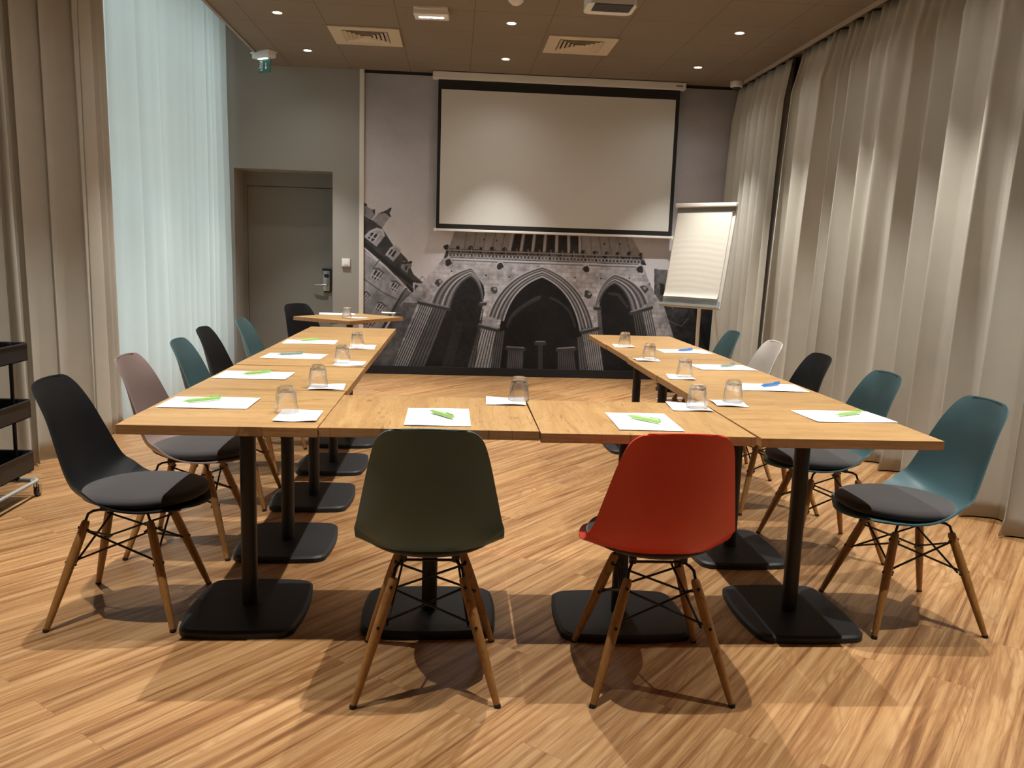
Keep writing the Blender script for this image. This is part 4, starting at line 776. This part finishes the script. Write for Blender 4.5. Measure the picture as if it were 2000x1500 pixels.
# ------------------------------------------------------------------ ceiling fittings
def make_downlight():
    r = empty('downlight', (0, 0, ZC))
    bm = bmesh.new(); a_lathe(bm, [(.034, -.0005), (.045, -.0005), (.046, -.003), (.042, -.006), (.034, -.0045), (.034, -.0005)], 28); finish('trim_ring', bm, M['diffuser'], r, auto=40)
    bm = bmesh.new(); a_lathe(bm, [(0, -.0035), (.033, -.0030), (.033, -.0005), (0, -.0005)], 24); finish('lens', bm, M['bulb'], r)
    return r
dl = make_downlight(); first = True
rown = {8.12: 'nearest the projection screen', 6.92: 'one row in front of the screen'}
coln = {-1.415: 'left', .42: 'middle', 2.245: 'right'}
for yy in LAMP_Y:
    for xx in LAMP_X:
        o = dl if first else copy_tree(dl); first = False
        jx, jy = (0, 0) if yy < 6 else {(-1.415, 8.12): (.012, .045), (-1.415, 6.92): (-.012, .035), (.42, 8.12): (.014, 0), (.42, 6.92): (-.013, -.01), (2.245, 8.12): (.01, -.05), (2.245, 6.92): (-.01, -.075)}[(xx, yy)]
        o.location = (xx + jx, yy + jy, ZC)
        tag(o, ('small round downlight, %s column, %s' % (coln[xx], rown[yy])) if yy in rown else 'small round recessed downlight overhead', 'ceiling light', 'recessed downlights in view' if yy in rown else 'recessed downlights overhead')
        ld = bpy.data.lights.new('downlight_beam', 'SPOT'); ld.energy = LAMP_W; ld.color = LAMP_COL; ld.spot_size = math.radians(67); ld.spot_blend = .75; ld.shadow_soft_size = .012
        lo = bpy.data.objects.new('downlight_beam', ld); COL.objects.link(lo); lo.location = (xx + jx, yy + jy, ZC - .012)
        ld = bpy.data.lights.new('downlight_spill', 'SPOT'); ld.energy = LAMP_W * .075; ld.color = LAMP_COL; ld.spot_size = math.radians(145); ld.spot_blend = 1; ld.shadow_soft_size = .03
        lo = bpy.data.objects.new('downlight_spill', ld); COL.objects.link(lo); lo.location = (xx + jx, yy + jy, ZC - .012)

def make_vent():
    r = empty('ceiling_vent'); h = .292
    bm = bmesh.new()
    def ring(bm, a0, z0, a1, z1):
        A_ = [bm.verts.new((x * a0, y * a0, z0)) for x, y in ((-1, -1), (1, -1), (1, 1), (-1, 1))]; B_ = [bm.verts.new((x * a1, y * a1, z1)) for x, y in ((-1, -1), (1, -1), (1, 1), (-1, 1))]
        for k in range(4): bm.faces.new((A_[k], A_[(k + 1) % 4], B_[(k + 1) % 4], B_[k]))
    ring(bm, h, -.002, h, -.012); ring(bm, h, -.012, .195, -.012); ring(bm, .195, -.012, .185, -.004)
    finish('face_plate', bm, M['diffuser'], r)
    bm = bmesh.new()
    for k in range(5):
        a = .185 - k * .035; ring(bm, a, -.014, a - .026, -.002); ring(bm, a - .026, -.002, a - .0275, -.002)
        ring(bm, a, -.014, a - .0015, -.0155); ring(bm, a - .0015, -.0155, a - .0275, -.0035)
    finish('louvre', bm, M['diffuser'], r)
    bm = bmesh.new(); a_box(bm, (0, 0, -.0008), (.40, .40, .0008)); finish('shade_backing', bm, M['shadowgap'], r)  # dark sheet stands in for the shade behind the louvres; no real opening
    return r
v1 = make_vent(); v1.location = (-.795, 7.53, ZC); tag(v1, 'square cream air diffuser in the ceiling, the left one', 'air vent', 'square air diffusers')
v2 = copy_tree(v1); v2.location = (1.035, 7.475, ZC); v2['label'] = 'square cream air diffuser in the ceiling, right of the middle downlights'

em = empty('emergency_light', (-.218, 6.68, ZC), math.radians(-3), 'white rectangular emergency light with a lit strip fixed to the ceiling', 'emergency light')
bm = bmesh.new(); a_box(bm, (0, 0, -.006), (.255, .20, .012)); finish('back_plate', bm, M['white'], em)
bm = bmesh.new(); a_box(bm, (0, .0, -.030), (.262, .17, .042), bev=.010); bx_ = finish('housing', bm, M['white'], em, auto=40)
bm = bmesh.new(); a_box(bm, (0, -.0, -.0525), (.19, .022, .004), bev=.001)
for k in (-.075, -.025, .025, .075): a_lathe(bm, [(0, -.058), (.010, -.057), (.013, -.052), (0, -.052)], 12, Matrix.Translation((k, 0, 0)))
finish('light_strip', bm, M['led'], em, auto=40)

ex = empty('exit_sign', (-1.835, 8.32, ZC), math.radians(-38), 'emergency exit sign with a hanging green panel in the far left ceiling corner', 'exit sign')
bm = bmesh.new(); a_box(bm, (0, 0, -.008), (.25, .11, .014)); finish('back_plate', bm, M['white'], ex)
bm = bmesh.new(); a_box(bm, (0, 0, -.038), (.235, .095, .048), bev=.012); finish('housing', bm, M['white'], ex, auto=40)
bm = bmesh.new(); a_box(bm, (0, -.01, -.064), (.12, .03, .006), bev=.002); finish('light_strip', bm, M['led'], ex)
bm = bmesh.new(); a_box(bm, (.01, 0, -.125), (.16, .006, .125), bev=.001); pn = finish('sign_panel', bm, M['sign'], ex)
bm = bmesh.new()   # running figure through a doorway, then an arrow
def flat(bm, pts, y=-.0042):
    for yy in (y, -y):
        a = [bm.verts.new((p[0], yy, p[1])) for p in pts]; bm.faces.new(a)
flat(bm, [(-.055, -.170), (-.020, -.170), (-.020, -.082), (-.055, -.082), (-.055, -.090), (-.030, -.090), (-.030, -.162), (-.055, -.162)])
flat(bm, [(-.052 + .006 * math.cos(t * .785), -.102 + .006 * math.sin(t * .785)) for t in range(8)])
flat(bm, [(-.056, -.110), (-.044, -.110), (-.044, -.135), (-.035, -.150), (-.041, -.153), (-.052, -.138), (-.062, -.152), (-.067, -.149), (-.056, -.132)])
flat(bm, [(.025, -.100), (.035, -.100), (.035, -.140), (.048, -.140), (.030, -.165), (.012, -.140), (.025, -.140)])
finish('pictogram', bm, M['white'], pn)

pj = empty('ceiling_projector', (1.0, 5.82, 2.95), 0, 'white projector hanging from the ceiling with a dark perforated underside', 'projector')
bm = bmesh.new(); a_prism(bm, rrect(.165, .13, .05, 6), -.005, .10, .01, .01)
for v in bm.verts:
    if v.co.y > .05: v.co.z += 0
finish('housing', bm, M['white'], pj, auto=40)
bm = bmesh.new(); a_box(bm, (.008, -.045, -.0075), (.255, .165, .006)); pu = finish('underside_grille', bm, M['projector'], pj)
for k in range(5):
    bm = bmesh.new(); a_lathe(bm, [(0, -.0115), (.006, -.0115), (.006, -.010), (0, -.010)], 10, Matrix.Translation((-.09 + .045 * k, .005 - .02 * (k % 2), 0))); finish('screw', bm, M['rubber'], pu)
bm = bmesh.new(); a_lathe(bm, [(0, 0), (.035, 0), (.038, .02), (.03, .02), (.028, .006), (0, .004)], 20, Matrix.Translation((.07, .125, .05)) @ Matrix.Rotation(-math.pi / 2, 4, 'X')); finish('lens', bm, M['projector'], pj, auto=40)
bm = bmesh.new(); a_rod(bm, (0, 0, .09), (0, 0, ZC - 2.95), .022, n=16); a_box(bm, (0, 0, ZC - 2.95 - .004), (.14, .14, .008)); finish('ceiling_mount', bm, M['white'], pj, auto=40)

sd = empty('smoke_detector', (.398, 6.30, ZC), 0, 'round white smoke detector at the top edge of the ceiling', 'smoke detector')
bm = bmesh.new(); a_lathe(bm, [(0, 0), (.055, 0), (.055, -.012), (.045, -.022), (.03, -.035), (0, -.038)], 28); finish('housing', bm, M['white'], sd, auto=35)
dc = empty('dome_camera', (2.82, 8.62, ZC), 0, 'small white dome camera on the ceiling in the far right corner', 'security camera')
bm = bmesh.new(); a_lathe(bm, [(0, 0), (.063, 0), (.065, -.010), (.062, -.048), (.050, -.056), (0, -.056)], 28); finish('housing', bm, M['white'], dc, auto=35)
bm = bmesh.new(); a_lathe(bm, [(.042, -.054), (.040, -.068), (.028, -.082), (.012, -.089), (0, -.090)], 24); finish('dome', bm, M['projector'], dc, auto=50)

# wall thermostat
th = empty('wall_control', (-1.140, YW, 1.170), 0, 'small square white room control on the grey wall beside the door', 'wall control')
bm = bmesh.new(); a_box(bm, (0, -.012, 0), (.084, .024, .084), bev=.004); finish('housing', bm, M['white'], th, auto=40)
bm = bmesh.new(); a_box(bm, (.004, -.0255, -.027), (.038, .003, .010), bev=.001); finish('button', bm, M['greyplate'], th)

# ------------------------------------------------------------------ black trolley at the left edge
tr = empty('serving_trolley', (-2.27, 4.02, 0), 0, 'black metal three tier trolley on castors at the left edge', 'trolley')
HX, HY = .165, .215
def tray(z0, z1, nm):
    bm = bmesh.new(); t_ = .004
    a_box2(bm, -HX, HX, -HY, HY, z0, z0 + t_)
    a_box2(bm, -HX, -HX + t_, -HY, HY, z0, z1); a_box2(bm, HX - t_, HX, -HY, HY, z0, z1); a_box2(bm, -HX, HX, -HY, -HY + t_, z0, z1); a_box2(bm, -HX, HX, HY - t_, HY, z0, z1)
    rim = rrect(HX + .003, HY + .003, .02, 4); a_tube(bm, [(x, y, z1) for x, y in rim], .005, 8, closed=True)
    finish('tray', bm, M['black'], tr, auto=30)
tray(.700, .785, 't'); tray(.412, .500, 'm'); tray(.140, .238, 'b')
for sy_ in (-1, 1):
    for sx_ in (-1, 1): bm = bmesh.new(); a_rod(bm, (sx_ * .088, sy_ * (HY - .012), .085), (sx_ * .088, sy_ * (HY - .012), .785), .0095, n=12); finish('post', bm, M['black'], tr, auto=40)
bm = bmesh.new(); rim = rrect(HX + .012, HY + .02, .03, 5); a_tube(bm, [(x, y, .085) for x, y in rim], .009, 10, closed=True)
for sy_ in (-1, 1): a_rod(bm, (-HX, sy_ * (HY - .012), .085), (HX, sy_ * (HY - .012), .085), .009, n=10)
finish('base_rail', bm, M['greyplate'], tr, auto=50)
for sx_ in (-1, 1):
    for sy_ in (-1, 1):
        cx, cy = sx_ * (HX + .006), sy_ * (HY + .012)
        bm = bmesh.new(); a_rod(bm, (cx, cy, .05), (cx, cy, .088), .007, n=10)
        for s in (-1, 1): a_box(bm, (cx + s * .014, cy, .040), (.003, .022, .045), bev=.001)
        cst = finish('castor', bm, M['chrome'], tr, auto=40)
        bm = bmesh.new(); a_lathe(bm, [(0, -.010), (.021, -.010), (.0245, -.006), (.0245, .006), (.021, .010), (0, .010)], 24, Matrix.Translation((cx, cy, .0245)) @ Matrix.Rotation(math.pi / 2, 4, 'Y')); finish('wheel', bm, M['purple'], cst, auto=40)
bm = bmesh.new(); pts = []
for k in range(70):
    a = k * .36; r_ = .075 + .012 * math.sin(k * .7); pts.append((r_ * math.cos(a) * .9, r_ * math.sin(a) * 1.25, .008 + .0014 * k + .006 * math.sin(a * 2.3)))
a_tube(bm, pts, .0055, 8); o = finish('coiled_cable', bm, M['rubber'], auto=60); o.location = (-2.27, 4.09, .706); tag(o, 'black cable coiled on the top tray of the trolley', 'cable')
